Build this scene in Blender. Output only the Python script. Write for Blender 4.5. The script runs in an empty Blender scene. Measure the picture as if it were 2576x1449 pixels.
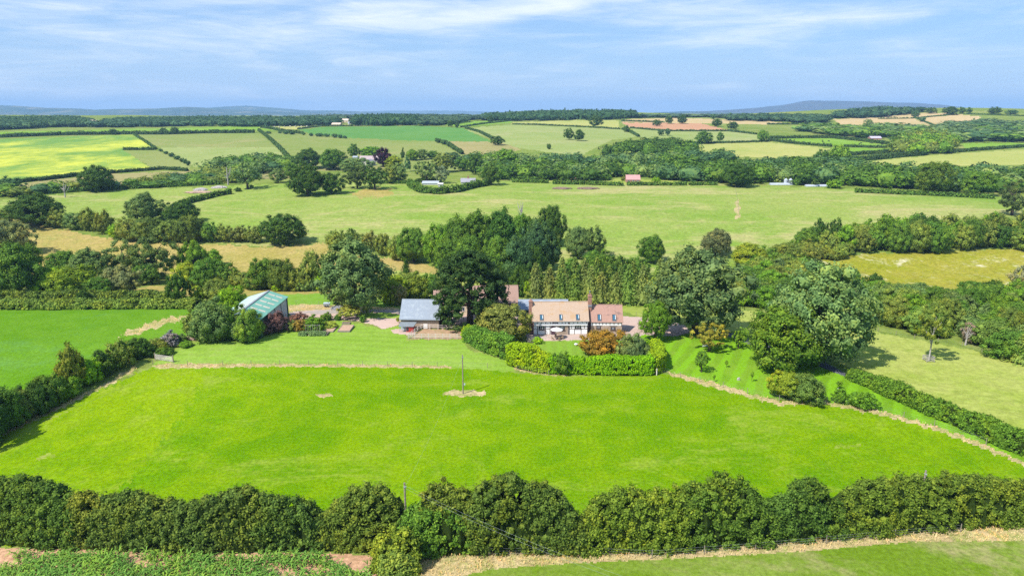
import bpy, bmesh, math, random
import numpy as np
from mathutils import Vector, Matrix

R = math.radians
rng = np.random.default_rng(7)
random.seed(7)
scene = bpy.context.scene
COL = scene.collection

# ------------------------------------------------------------------ camera
CAM_Z, PITCH, FPX, CX, CY = 52.0, R(14.42), 1717.0, 1288.0, 724.5
cam_data = bpy.data.cameras.new('camera'); cam = bpy.data.objects.new('camera', cam_data); COL.objects.link(cam)
cam.location = (0, 0, CAM_Z); cam.rotation_euler = (R(90) - PITCH, 0, 0)
cam_data.sensor_width = 36; cam_data.lens = 36 * FPX / 2576
cam_data.clip_start = 1; cam_data.clip_end = 60000
scene.camera = cam

# ------------------------------------------------------------------ world, sun, exposure
SUN_EL, SUN_AZ = R(51), math.atan2(-0.77, -0.64)          # azimuth of the sun measured from +Y towards +X
world = bpy.data.worlds.new('World'); scene.world = world; world.use_nodes = True
wn = world.node_tree; wn.nodes.clear()
class NT:
    """tiny node helper"""
    def __init__(s, tree): s.t = tree
    def n(s, kind, **kw):
        nd = s.t.nodes.new(kind)
        for k, v in kw.items(): setattr(nd, k, v)
        return nd
    def link(s, a, b): s.t.links.new(a, b)
    def put(s, sock, v):
        if hasattr(v, 'is_output'): s.link(v, sock)
        elif isinstance(v, (tuple, list)) and len(v) == 3 and sock.type == 'RGBA': sock.default_value = (*v, 1)
        else: sock.default_value = v
    def m(s, op, a, b=0.0, c=None, clamp=False):
        nd = s.n('ShaderNodeMath', operation=op, use_clamp=clamp)
        s.put(nd.inputs[0], a); s.put(nd.inputs[1], b)
        if c is not None: s.put(nd.inputs[2], c)
        return nd.outputs[0]
    def mix(s, f, a, b, kind='MIX'):
        nd = s.n('ShaderNodeMix', data_type='RGBA', blend_type=kind)
        s.put(nd.inputs[0], f); s.put(nd.inputs[6], a); s.put(nd.inputs[7], b)
        return nd.outputs[2]
    def noise(s, vec, scale, detail=3, rough=.55, dist=0.0):
        nd = s.n('ShaderNodeTexNoise'); s.link(vec, nd.inputs['Vector'])
        nd.inputs['Scale'].default_value = scale; nd.inputs['Detail'].default_value = detail
        nd.inputs['Roughness'].default_value = rough; nd.inputs['Distortion'].default_value = dist
        return nd.outputs['Fac']
    def ramp(s, v, lo, hi):
        nd = s.n('ShaderNodeMapRange', interpolation_type='SMOOTHSTEP'); s.put(nd.inputs[0], v)
        nd.inputs[1].default_value = lo; nd.inputs[2].default_value = hi
        return nd.outputs[0]
    def scalevec(s, vec, sx, sy, sz, rz=0):
        nd = s.n('ShaderNodeMapping'); s.link(vec, nd.inputs[0]); nd.inputs[3].default_value = (sx, sy, sz)
        nd.inputs[2].default_value = (0, 0, rz)
        return nd.outputs[0]
W = NT(wn)
sky = W.n('ShaderNodeTexSky', sky_type='NISHITA'); sky.sun_disc = False
sky.sun_elevation = SUN_EL; sky.sun_rotation = SUN_AZ
sky.altitude = 100; sky.air_density = 1.0; sky.dust_density = 0.6; sky.ozone_density = 2.0
tint = W.mix(1.0, sky.outputs[0], (0.66, 0.92, 1.22), 'MULTIPLY')
tc = W.n('ShaderNodeTexCoord'); sep = W.n('ShaderNodeSeparateXYZ'); W.link(tc.outputs['Generated'], sep.inputs[0])
az = W.m('ARCTAN2', sep.outputs[0], sep.outputs[1]); el = W.m('ARCSINE', sep.outputs[2])
comb = W.n('ShaderNodeCombineXYZ'); W.link(az, comb.inputs[0]); W.link(el, comb.inputs[1])
v0 = comb.outputs[0]
vs = W.scalevec(v0, 2.2, 17, 1, R(-9)); vf = W.scalevec(v0, 6, 44, 1, R(-12))
n1 = W.noise(vs, 1.6, 6, .6, .6); n2 = W.noise(vf, 1.3, 6, .65, .9)
cl = W.m('ADD', W.m('MULTIPLY', n1, .68), W.m('MULTIPLY', n2, .42))
def streak(u0, v0_, u1, v1_, w, k):
    """soft cirrus streak between two directions of the sky (azimuth, elevation)"""
    a0, a1 = math.atan((u0 - CX) / FPX), math.atan((u1 - CX) / FPX)
    e0, e1 = (283 - v0_) / FPX, (283 - v1_) / FPX
    am, em = (a0 + a1) / 2, (e0 + e1) / 2; L = math.hypot(a1 - a0, e1 - e0) / 2; th = math.atan2(e1 - e0, a1 - a0)
    da = W.m('SUBTRACT', az, am); de = W.m('SUBTRACT', el, em)
    p = W.m('ADD', W.m('MULTIPLY', da, math.cos(th)), W.m('MULTIPLY', de, math.sin(th)))
    q = W.m('ADD', W.m('MULTIPLY', da, -math.sin(th)), W.m('MULTIPLY', de, math.cos(th)))
    p = W.m('DIVIDE', p, L); q = W.m('DIVIDE', q, w / FPX)
    r2 = W.m('ADD', W.m('MULTIPLY', p, p), W.m('MULTIPLY', q, q))
    return W.m('MULTIPLY', W.m('EXPONENT', W.m('MULTIPLY', r2, -1.0)), k)
tot = None
for s in [(1030, 85, 1640, 8, 26, .36), (700, 100, 1180, 30, 34, .18), (140, 8, 330, 42, 20, .26), (150, 90, 330, 60, 22, .12), (-80, 40, 110, 20, 20, .22),
          (1560, 130, 2400, 70, 26, .12), (-100, 150, 900, 150, 50, .10), (1700, 60, 2600, -20, 34, .12), (480, 70, 900, 20, 30, .10)]:
    st = streak(*s); tot = st if tot is None else W.m('ADD', tot, st)
cm = W.ramp(W.m('ADD', cl, W.m('SUBTRACT', tot, .06)), .42, .92)
high = W.ramp(el, R(9), R(40))                     # cirrus thins towards the zenith
cm = W.m('MULTIPLY', cm, W.m('SUBTRACT', 1.0, W.m('MULTIPLY', high, .5)))
base = W.mix(.60, tint, (3.6, 5.5, 8.4)); base = W.mix(W.m('MULTIPLY', W.m('SUBTRACT', 1.0, W.ramp(el, 0.0, R(6.5))), .8), base, (4.9, 6.3, 8.2))
skycol = W.mix(W.m('MULTIPLY', cm, .85), base, (9.4, 9.7, 10.1))
bg = W.n('ShaderNodeBackground'); W.link(skycol, bg.inputs[0]); bg.inputs[1].default_value = 0.085
wo = W.n('ShaderNodeOutputWorld'); W.link(bg.outputs[0], wo.inputs[0])

sd = bpy.data.lights.new('sun', 'SUN'); sd.energy = 5.0; sd.angle = R(.5); sd.color = (1.0, .955, .88)
sun = bpy.data.objects.new('sun', sd); COL.objects.link(sun)
dirv = Vector((math.sin(SUN_AZ) * math.cos(SUN_EL), math.cos(SUN_AZ) * math.cos(SUN_EL), math.sin(SUN_EL)))
sun.rotation_euler = dirv.to_track_quat('Z', 'Y').to_euler(); sun.location = dirv * 300

scene.view_settings.view_transform = 'Standard'; scene.view_settings.look = 'None'
scene.view_settings.exposure = 0.55; scene.view_settings.gamma = 1.0; scene.view_settings.use_curve_mapping = False
scene.render.engine = 'CYCLES'
cy = scene.cycles
cy.max_bounces = 5; cy.diffuse_bounces = 2; cy.glossy_bounces = 2; cy.transmission_bounces = 3; cy.volume_bounces = 0
cy.transparent_max_bounces = 6; cy.caustics_reflective = False; cy.caustics_refractive = False
cy.use_denoising = False; cy.sample_clamp_indirect = 4

# ------------------------------------------------------------------ terrain
PD = [0, 60, 130, 155, 175, 200, 235, 270, 300, 350, 420, 480, 540, 600, 700, 800, 1000, 1200, 1500, 1800, 2200, 3000, 4500, 9000, 40000]
PZ = [0, 0, 0, 0, -.6, -3, -7, -8, -6, -1.5, 1.8, 4, 3, 2.2, 8, 12, 19.5, 27, 36, 41.5, 40, 33, 24, 10, 0]
_pd = np.linspace(0, 40000, 80001); _pz = np.interp(_pd, PD, PZ)
_k = np.hanning(61); _k /= _k.sum(); _small = np.linspace(0, 4000, 8001); _sz = np.interp(_small, PD, PZ)
_sm = np.convolve(np.pad(_sz, 30, mode='edge'), _k, mode='valid')
def hz(x, y):
    x = np.asarray(x, float); y = np.asarray(y, float)
    y2 = np.maximum(y, 0)
    z = np.where(y2 < 3900, np.interp(y2, _small, _sm), np.interp(y2, PD, PZ))
    far = np.clip((y2 - 180) / 250, 0, 1)
    z = z + far * (1.1 * np.sin(x / 95 + .6) + .8 * np.sin(x / 57 + y / 140) + .5 * np.sin(y / 61 + x / 130 + 1.3))
    up = np.clip((y2 - 750) / 500, 0, 1) * np.clip((6000 - y2) / 3000, 0, 1)
    z = z + up * (2.2 * np.sin(x / 210 + 1.0) + 1.6 * np.sin(x / 120 + y / 300))
    z = z + 24 * np.exp(-((x - 980) / 420) ** 2 - ((y - 1650) / 430) ** 2) + 13 * np.exp(-((x - 170) / 260) ** 2 - ((y - 2050) / 420) ** 2)
    # the near pasture falls off gently to the left and to the right
    nf = np.clip((150 - y2) / 60, 0, 1)
    z = z - nf * 5.0 * np.clip((-x - 47) / 40, 0, 2) ** 1.2 - nf * 1.2 * np.clip((x - 48) / 50, 0, 1) ** 1.3
    rs = np.clip((x - 45) / 110, 0, 1) * np.clip((y2 - 110) / 50, 0, 1) * np.clip((330 - y2) / 90, 0, 1)
    return z - 2.2 * rs
cp, sp = math.cos(PITCH), math.sin(PITCH)
def project(x, y, z):
    dz = np.asarray(z) - CAM_Z
    B = y * cp - dz * sp; A = dz * cp + y * sp
    return CX + FPX * x / B, CY - FPX * A / B
_T = np.concatenate([np.arange(45, 400, .5), 400 * 1.0016 ** np.arange(0, 1700)])
def P(u, v):
    """ground point seen at photograph position (u, v)"""
    a = (u - CX) / FPX; b = (CY - v) / FPX
    dx, dy, dz = a, cp + b * sp, -sp + b * cp
    Y = _T; X = Y * dx / dy; Z = CAM_Z + Y * dz / dy
    g = hz(X, Y); hit = np.nonzero(Z <= g)[0]
    if len(hit) == 0: i = len(Y) - 1
    else: i = hit[0]
    if i == 0: i = 1
    f0, f1 = Z[i - 1] - g[i - 1], Z[i] - g[i]
    t = f0 / (f0 - f1) if f0 != f1 else 0
    t = min(max(t, 0), 1); y = Y[i - 1] + t * (Y[i] - Y[i - 1]); x = y * dx / dy
    return Vector((x, y, float(hz(x, y))))
def height_for(p, vtop):
    """height over p.z whose top shows in row vtop"""
    k = (CY - vtop) / FPX
    return p.y * (k * cp - sp) / (cp + k * sp) + CAM_Z - p.z
def depth(p): return p.y * cp - (p.z - CAM_Z) * sp
def m_per_px(p): return depth(p) / FPX
def on_ground(x, y, dz=0): return Vector((x, y, float(hz(x, y)) + dz))

# ------------------------------------------------------------------ materials
def newmat(name):
    m = bpy.data.materials.new(name); m.use_nodes = True; m.node_tree.nodes.clear(); return m, NT(m.node_tree)
def finish(m, N, col, rough=.85, bump=None, bstr=.3, bdist=.1, metal=0.0, spec=.3):
    b = N.n('ShaderNodeBsdfPrincipled'); N.put(b.inputs['Base Color'], col); N.put(b.inputs['Roughness'], rough)
    b.inputs['Metallic'].default_value = metal; b.inputs['Specular IOR Level'].default_value = spec
    if bump is not None:
        bn = N.n('ShaderNodeBump'); bn.inputs['Strength'].default_value = bstr; bn.inputs['Distance'].default_value = bdist
        N.link(bump, bn.inputs['Height']); N.link(bn.outputs[0], b.inputs['Normal'])
    o = N.n('ShaderNodeOutputMaterial'); N.link(b.outputs[0], o.inputs[0]); return m
def plain(name, c, rough=.8, var=.25, scale=2.0, metal=0.0, spec=.3, c2=None):
    m, N = newmat(name); g = N.n('ShaderNodeTexCoord').outputs['Object']
    n = N.noise(g, scale, 5, .65); n2 = N.noise(g, scale * 9, 3, .6)
    f = N.m('ADD', N.m('MULTIPLY', n, .6), N.m('MULTIPLY', n2, .4))
    d = c2 if c2 else tuple(x * (1 - var) for x in c)
    col = N.mix(N.ramp(f, .35, .68), d, tuple(min(1, x * (1 + var * .35)) for x in c))
    return finish(m, N, col, rough, n2, .25, .03, metal, spec)
def ground_mat(name, a, b, patch=None, pamt=.5, pscale=.02, fine=.9, stripe=None, fvar=.3, big=.012, pstretch=1.0):
    """field surface: a/b vary in broad drifts, patch colour in streaky patches, fine tufts, optional mowing stripes"""
    m, N = newmat(name); g = N.n('ShaderNodeNewGeometry').outputs['Position']
    big_n = N.noise(g, big, 4, .6, .6); mid = N.noise(g, big * 9, 4, .62, .4)
    fn = N.noise(g, fine, 5, .7); fn2 = N.noise(g, fine * 4.5, 2, .6)
    f = N.m('ADD', N.m('MULTIPLY', big_n, .55), N.m('MULTIPLY', mid, .45))
    col = N.mix(N.ramp(f, .38, .62), a, b)
    if patch:
        gp = N.scalevec(g, 1, pstretch, 1, R(12))
        pn = N.noise(gp, pscale, 6, .68, .9)
        pn2 = N.noise(gp, pscale * 12, 3, .6)
        pf = N.m('ADD', N.m('MULTIPLY', pn, .75), N.m('MULTIPLY', pn2, .25))
        col = N.mix(N.m('MULTIPLY', N.ramp(pf, .60 - pamt * .22, .72 - pamt * .12), .85), col, patch)
    if stripe:
        ang, wid, amt = stripe
        sv = N.scalevec(g, 1, 1, 1, ang); sx = N.n('ShaderNodeSeparateXYZ'); N.link(sv, sx.inputs[0])
        wob = N.m('MULTIPLY', N.m('SUBTRACT', N.noise(g, .05, 2), .5), wid * 3)
        w = N.m('SINE', N.m('MULTIPLY', N.m('ADD', sx.outputs[0], wob), math.pi / wid))
        col = N.mix(N.m('MULTIPLY', N.ramp(w, -.5, .5), amt), col, tuple(min(1, c * 1.35) for c in a))
    ff = N.m('ADD', N.m('MULTIPLY', fn, .6), N.m('MULTIPLY', fn2, .4))
    k = N.m('ADD', N.m('MULTIPLY', N.ramp(ff, .34, .66), 2 * fvar), 1 - fvar)
    cc = N.n('ShaderNodeCombineXYZ'); [N.link(k, cc.inputs[i]) for i in range(3)]
    col = N.mix(1.0, col, cc.outputs[0], 'MULTIPLY')
    return finish(m, N, col, .95, ff, .55, .16, 0, 0.0)
def foliage_mat(name, fixed=None, var=.55, trans=.22):
    m, N = newmat(name)
    oi = N.n('ShaderNodeObjectInfo'); ge = N.n('ShaderNodeNewGeometry')
    base = oi.outputs['Color'] if fixed is None else fixed
    rnd = ge.outputs['Random Per Island']
    pn = N.noise(ge.outputs['Position'], .35, 3, .6)
    k = N.m('ADD', N.m('MULTIPLY', rnd, 2 * var), N.m('ADD', 1.42 - var * 1.15, N.m('MULTIPLY', N.m('SUBTRACT', pn, .5), .55)))  # random leaf tones, with the spread widened to paint in glinting leaves
    cc = N.n('ShaderNodeCombineXYZ'); N.link(N.m('MULTIPLY', k, N.m('ADD', .90, N.m('MULTIPLY', rnd, .18))), cc.inputs[0]); N.link(k, cc.inputs[1]); N.link(N.m('MULTIPLY', k, 1.0), cc.inputs[2])
    col = N.mix(1.0, base, cc.outputs[0], 'MULTIPLY')
    hn = N.noise(ge.outputs['Position'], .16, 4, .7, .8)
    col = N.mix(N.m('MULTIPLY', N.ramp(N.m('ADD', hn, N.m('MULTIPLY', rnd, .10)), .50, .72), .8), col, N.mix(1.0, col, (1.55, 1.22, .8), 'MULTIPLY'))
    d = N.n('ShaderNodeBsdfPrincipled'); N.link(col, d.inputs['Base Color']); d.inputs['Roughness'].default_value = .62; d.inputs['Specular IOR Level'].default_value = .06
    tr = N.n('ShaderNodeBsdfTranslucent'); tcol = N.mix(1.0, col, (1.2, 1.25, .5), 'MULTIPLY'); N.link(tcol, tr.inputs[0])
    mx = N.n('ShaderNodeMixShader'); mx.inputs[0].default_value = trans; N.link(d.outputs[0], mx.inputs[1]); N.link(tr.outputs[0], mx.inputs[2])
    o = N.n('ShaderNodeOutputMaterial'); N.link(mx.outputs[0], o.inputs[0]); return m
LEAF = foliage_mat('foliage'); LEAF_VAR = foliage_mat('foliage_mixed', None, .7)
BARK = plain('bark', (.10, .075, .055), .95, .5, 3)
BIRCH = plain('birch_bark', (.55, .52, .48), .8, .5, 5, c2=(.2, .18, .16))
DEADWOOD = plain('bleached_dead_wood', (.42, .38, .35), .9, .4, 4)

# ------------------------------------------------------------------ object helpers
def link(o, parent=None):
    COL.objects.link(o)
    if parent is not None: o.parent = parent
    return o
def tag(o, label=None, cat=None, group=None, kind=None):
    if label: o['label'] = label
    if cat: o['category'] = cat
    if group: o['group'] = group
    if kind: o['kind'] = kind
    return o
def empty(name, loc, rz=0, label=None, cat=None, group=None):
    o = bpy.data.objects.new(name, None); o.location = loc; o.rotation_euler = (0, 0, rz); o.empty_display_size = .3
    return tag(link(o), label, cat, group)
def mesh_np(name, V, Q=None, T3=None, mats=(), midx=None, smooth=False):
    me = bpy.data.meshes.new(name); V = np.asarray(V, dtype=np.float32)
    Q = np.zeros((0, 4), int) if Q is None else np.asarray(Q); T3 = np.zeros((0, 3), int) if T3 is None else np.asarray(T3)
    nq, nt = len(Q), len(T3)
    me.vertices.add(len(V)); me.vertices.foreach_set('co', V.ravel())
    me.loops.add(nq * 4 + nt * 3); me.loops.foreach_set('vertex_index', np.concatenate([Q.ravel(), T3.ravel()]).astype(np.int32))
    me.polygons.add(nq + nt)
    st = np.concatenate([np.arange(nq) * 4, nq * 4 + np.arange(nt) * 3]).astype(np.int32)
    me.polygons.foreach_set('loop_start', st)
    me.polygons.foreach_set('loop_total', np.concatenate([np.full(nq, 4), np.full(nt, 3)]).astype(np.int32))
    for m in mats: me.materials.append(m)
    if midx is not None: me.polygons.foreach_set('material_index', np.asarray(midx, dtype=np.int32))
    me.polygons.foreach_set('use_smooth', np.full(nq + nt, bool(smooth)))
    me.update(calc_edges=True); me.validate()
    return me
def mo(name, me, parent=None, loc=(0, 0, 0)):
    o = bpy.data.objects.new(name, me); o.location = loc; return link(o, parent)
def pm(name, verts, faces, mat, parent=None, loc=(0, 0, 0), rot=(0, 0, 0)):
    me = bpy.data.meshes.new(name); me.from_pydata([tuple(v) for v in verts], [], faces); me.materials.append(mat); me.update()
    o = mo(name, me, parent, loc); o.rotation_euler = rot; return o
BOXF = [(0, 3, 2, 1), (4, 5, 6, 7), (0, 1, 5, 4), (1, 2, 6, 5), (2, 3, 7, 6), (3, 0, 4, 7)]
def boxv(x0, y0, z0, x1, y1, z1):
    return [(x0, y0, z0), (x1, y0, z0), (x1, y1, z0), (x0, y1, z0), (x0, y0, z1), (x1, y0, z1), (x1, y1, z1), (x0, y1, z1)]
def box(name, x0, y0, z0, x1, y1, z1, mat, parent=None, loc=(0, 0, 0), rot=(0, 0, 0)):
    return pm(name, boxv(x0, y0, z0, x1, y1, z1), BOXF, mat, parent, loc, rot)
def boxes(name, lst, mat, parent=None, loc=(0, 0, 0), rot=(0, 0, 0)):
    V, F = [], []
    for b in lst:
        k = len(V); V += boxv(*b); F += [tuple(i + k for i in f) for f in BOXF]
    return pm(name, V, F, mat, parent, loc, rot)
def tube_arrays(pts, radii, sides=7):
    pts = [Vector(p) for p in pts]; V, F = [], []
    for i, p in enumerate(pts):
        d = (pts[min(i + 1, len(pts) - 1)] - pts[max(i - 1, 0)]).normalized()
        a = d.orthogonal().normalized(); b = d.cross(a)
        for k in range(sides):
            t = 2 * math.pi * k / sides; V.append(p + (a * math.cos(t) + b * math.sin(t)) * radii[i])
    for i in range(len(pts) - 1):
        for k in range(sides):
            F.append((i * sides + k, i * sides + (k + 1) % sides, (i + 1) * sides + (k + 1) % sides, (i + 1) * sides + k))
    F.append(tuple(range(sides))[::-1]); F.append(tuple((len(pts) - 1) * sides + k for k in range(sides)))
    return V, F
def tubes(name, lst, mat, parent=None, loc=(0, 0, 0), sides=7, mesh_only=False):
    V, F = [], []
    for pts, radii in lst:
        k = len(V); v, f = tube_arrays(pts, radii, sides); V += v; F += [tuple(i + k for i in q) for q in f]
    me = bpy.data.meshes.new(name); me.from_pydata([tuple(v) for v in V], [], F); me.materials.append(mat); me.update()
    return me if mesh_only else mo(name, me, parent, loc)

# ------------------------------------------------------------------ leaf clumps
def _ico(level):
    bm = bmesh.new(); bmesh.ops.create_icosphere(bm, subdivisions=level, radius=1)
    v = np.array([x.co[:] for x in bm.verts]); f = np.array([[q.index for q in p.verts] for p in bm.faces]); bm.free(); return v, f
ICO = {1: _ico(1), 2: _ico(2)}
def nrm(a): return a / np.maximum(np.linalg.norm(a, axis=-1, keepdims=True), 1e-9)
def clumps(C, Rr, Nn, nl, ls, rg, aspect=.62, inner=1, jit=.55, up=.25, squash=1.0, inner_k=.74):
    C = np.asarray(C, float); Rr = np.asarray(Rr, float); Nn = nrm(np.asarray(Nn, float)); n = len(C)
    idx = np.repeat(np.arange(n), nl); d = nrm(rg.normal(size=(len(idx), 3)))
    dt = (d * Nn[idx]).sum(1); flip = dt < -.25; d[flip] -= 2 * dt[flip, None] * Nn[idx][flip]
    sc = np.array([1, 1, squash])
    pos = C[idx] + d * sc * (Rr[idx] * (.70 + .62 * rg.random(len(idx)) ** 1.3))[:, None]
    nor = nrm(d + .35 * Nn[idx] + jit * rg.normal(size=d.shape) + np.array([0, 0, up]))
    t = nrm(np.cross(nor, rg.normal(size=d.shape))); b = np.cross(nor, t)
    s = ls * (.65 + .7 * rg.random(len(idx)))[:, None]
    V = np.stack([pos + t * s, pos + b * s * aspect, pos - t * s, pos - b * s * aspect], 1).reshape(-1, 3)
    Q = np.arange(len(V)).reshape(-1, 4); T3 = np.zeros((0, 3), int)
    if inner:
        iv, fi = ICO[inner]
        jitv = 1 + .22 * rg.normal(size=(n, len(iv), 1))
        VV = (C[:, None] + iv[None] * sc * Rr[:, None, None] * inner_k * np.clip(jitv, .6, 1.25)).reshape(-1, 3)
        T3 = (fi[None] + (np.arange(n) * len(iv))[:, None, None]).reshape(-1, 3) + len(V)
        V = np.concatenate([V, VV])
    return V, Q, T3
def fib(n, rg, jit=.35):
    i = np.arange(n) + .5; ph = np.arccos(1 - 2 * i / n); th = math.pi * (1 + 5 ** .5) * i
    d = np.stack([np.cos(th) * np.sin(ph), np.sin(th) * np.sin(ph), np.cos(ph)], 1)
    return nrm(d + rg.normal(size=d.shape) * jit / math.sqrt(n) * 2)
def crown(name, seed, ncl, nl, ls, kind='round', rc=(.12, .2), inner=1, gap=0.0):
    """unit crown: radius .5, z 0..1"""
    rg = np.random.default_rng(seed); d = fib(ncl, rg)
    if gap: d = d[rg.random(len(d)) > gap]
    n = len(d); r = rg.uniform(*rc, n)
    th = np.arctan2(d[:, 1], d[:, 0]); lob = 1 + .12 * np.sin(2 * th + seed) + .09 * np.sin(3 * th + 2.3 * seed) + .10 * np.sin(5 * d[:, 2] + 3 * th + seed) + .085 * rg.normal(size=n)
    C = d * (.5 * lob - r * .75)[:, None]
    if kind == 'round': C[:, 2] = C[:, 2] * np.where(d[:, 2] < 0, .92, 1.0)
    if kind == 'dome':                      # wider low, rounded top
        k = 1.06 - .35 * np.clip(d[:, 2], 0, 1); C[:, :2] *= k[:, None]; C[:, 2] = np.where(d[:, 2] < 0, C[:, 2] * .8 - .06, C[:, 2])
    if kind == 'tall':                      # egg shaped, narrower top
        k = 1.05 - .55 * np.clip(d[:, 2], 0, 1) ** 1.5; C[:, :2] *= k[:, None]
    if kind == 'bush':
        C[:, 2] = np.where(d[:, 2] < 0, C[:, 2] * .95, C[:, 2]); C[:, :2] *= (1.0 + .08 * (d[:, 2] < 0))[:, None]
    # a few inner clumps fill the crown
    m = max(4, n // 5); Ci = nrm(rg.normal(size=(m, 3))) * rg.uniform(.05, .26, (m, 1)); ri = rg.uniform(rc[0] * 1.1, rc[1] * 1.3, m)
    C = np.concatenate([C, Ci]); r = np.concatenate([r, ri]); Nd = np.concatenate([d, nrm(Ci)])
    C[:, 2] += .5
    V, Q, T3 = clumps(C, r, Nd, nl, ls, rg, inner=inner)
    return V, Q, T3
def lite(seed, ncl, nl, ls, kind, rc):
    V, Q, T3 = crown('c', seed, ncl, nl, ls, kind, rc, 0); iv, fi = ICO[2]; rg = np.random.default_rng(seed)
    c = iv * np.array([.37, .37, .40]) * (1 + .10 * rg.normal(size=(len(iv), 1))) + np.array([0, 0, .47])
    return np.concatenate([V, c]), Q, fi + len(V)
def pack(name, V, Q, T3, mat=None): return mesh_np(name, V, Q, T3, (mat or LEAF,))
def conifer(seed, lev, nb, nlf, ls, droop=.12):
    rg = np.random.default_rng(seed); Ps, Ns, Ts = [], [], []
    for i in range(lev):
        t = (i + .2) / lev; rad = .5 * (1 - t) ** .95 * rg.uniform(.75, 1.15) + .02; z = .04 + .94 * t
        for k in range(nb):
            a = 2 * math.pi * (k + rg.random()) / nb; rr = rad * rg.uniform(.75, 1.1)
            dv = np.array([math.cos(a), math.sin(a), 0])
            s = np.sqrt(rg.random(nlf)) ; p = dv * (s * rr)[:, None]; p[:, 2] = z - droop * s * rr / .5 * (1 - .3 * t) * 1.0 + .02 * rg.normal(size=nlf)
            p[:, :2] += rg.normal(size=(nlf, 2)) * .035 * (1 - t * .6)
            Ps.append(p); Ts.append(np.tile(dv + np.array([0, 0, -.45]), (nlf, 1))); Ns.append(np.tile(dv * .6 + np.array([0, 0, .9]), (nlf, 1)))
    p = np.concatenate(Ps); nn = nrm(np.concatenate(Ns) + .55 * rg.normal(size=p.shape)); tt = nrm(np.concatenate(Ts) + .3 * rg.normal(size=p.shape))
    b = nrm(np.cross(nn, tt)); s = (ls * rg.uniform(.6, 1.3, len(p)))[:, None]
    V = np.stack([p + tt * s, p + b * s * .45, p - tt * s, p - b * s * .45], 1).reshape(-1, 3); Q = np.arange(len(V)).reshape(-1, 4)
    # dark core cone
    sd_ = 9; ring = [(.24 * (1 - h) ** .95 * math.cos(2 * math.pi * k / sd_), .24 * (1 - h) ** .95 * math.sin(2 * math.pi * k / sd_), .06 + .86 * h) for h in (0, .3, .6, .9) for k in range(sd_)]
    o = len(V); V = np.concatenate([V, np.array(ring)]); cq = [(o + i * sd_ + k, o + i * sd_ + (k + 1) % sd_, o + (i + 1) * sd_ + (k + 1) % sd_, o + (i + 1) * sd_ + k) for i in range(3) for k in range(sd_)]
    return V, np.concatenate([Q, np.array(cq)]), None
def pine(seed, ncl=310, nl=46, ls=.022):
    rg = np.random.default_rng(seed); C, Rr = [], []
    for i in range(ncl):
        t = rg.random(); z = .03 + .93 * t ** .9
        env = .5 * (1 - ((z - .36) / .68) ** 2) ** .6 if z > .36 else .5 * (.8 + .2 * z / .36)
        a = rg.random() * 2 * math.pi; rr = env * math.sqrt(rg.uniform(.25, 1.05))
        C.append((rr * math.cos(a), rr * math.sin(a), z)); Rr.append(rg.uniform(.045, .095))
    C = np.array(C); Nd = nrm(np.stack([C[:, 0], C[:, 1], np.full(len(C), .25)], 1))
    return clumps(C, Rr, Nd, nl, ls, rg, aspect=.34, inner=1, jit=.9, up=.3, squash=.6, inner_k=.7)
PROTO = {}
for k in range(3):
    PROTO['oak', 'n', k] = pack('crown', *crown('c', 11 + k, 110, 100, .0185, 'dome', (.065, .135), 1))
    PROTO['oak', 'm', k] = pack('crown', *crown('c', 21 + k, 56, 36, .028, 'dome', (.08, .15), 1))
    PROTO['oak', 'f', k] = pack('crown', *crown('c', 31 + k, 20, 16, .065, 'dome', (.14, .22), 1))
    PROTO['bush', 'n', k] = pack('foliage', *crown('c', 41 + k, 100, 90, .0195, 'bush', (.07, .14), 1))
    PROTO['bush', 'm', k] = pack('foliage', *crown('c', 51 + k, 50, 38, .030, 'bush', (.09, .17), 1))
    PROTO['bush', 'f', k] = pack('foliage', *crown('c', 61 + k, 16, 18, .075, 'bush', (.16, .24), 1))
    PROTO['tall', 'n', k] = pack('crown', *crown('c', 71 + k, 130, 84, .0165, 'tall', (.055, .115), 1, .04))
    PROTO['tall', 'm', k] = pack('crown', *crown('c', 81 + k, 52, 32, .033, 'tall', (.09, .15), 1, .06))
    PROTO['tall', 'f', k] = pack('crown', *crown('c', 91 + k, 20, 16, .062, 'tall', (.13, .2), 1))
    PROTO['airy', 'n', k] = pack('crown', *crown('c', 101 + k, 75, 75, .018, 'round', (.05, .10), 1, .15))
    PROTO['airy', 'm', k] = pack('crown', *crown('c', 111 + k, 46, 30, .032, 'round', (.07, .12), 1, .12))
    PROTO['airy', 'f', k] = PROTO['tall', 'f', k]
    PROTO['larch', 'n', k] = pack('crown', *conifer(121 + k, 20, 10, 12, .034))
    PROTO['larch', 'm', k] = PROTO['larch', 'n', k]
    PROTO['larch', 'f', k] = pack('crown', *conifer(131 + k, 7, 6, 4, .08))
for k in range(2): PROTO['pine', 'n', k] = pack('crown', *pine(141 + k))
def trunk_mesh(seed, lean=0.0, mat=BARK, r=.045):
    rg = random.Random(seed); L = [([(0, 0, -.03), (lean * .2, 0, .2), (lean * .5, .01, .45), (lean, 0, .8)], [r * 1.25, r, r * .8, r * .25])]
    for i in range(7):
        a = 2 * math.pi * (i + rg.random() * .5) / 7; z0 = .22 + .06 * i; q = rg.uniform(.22, .36)
        L.append(([(lean * z0, 0, z0), (math.cos(a) * q * .5, math.sin(a) * q * .5, z0 + .13), (math.cos(a) * q, math.sin(a) * q, z0 + .26)], [r * .5, r * .33, r * .12]))
    return tubes('trunk', L, mat, mesh_only=True, sides=6)
TRUNK = [trunk_mesh(i, (i - 1) * .03) for i in range(3)]; TRUNK_BIRCH = trunk_mesh(9, .05, BIRCH, .022)
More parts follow.
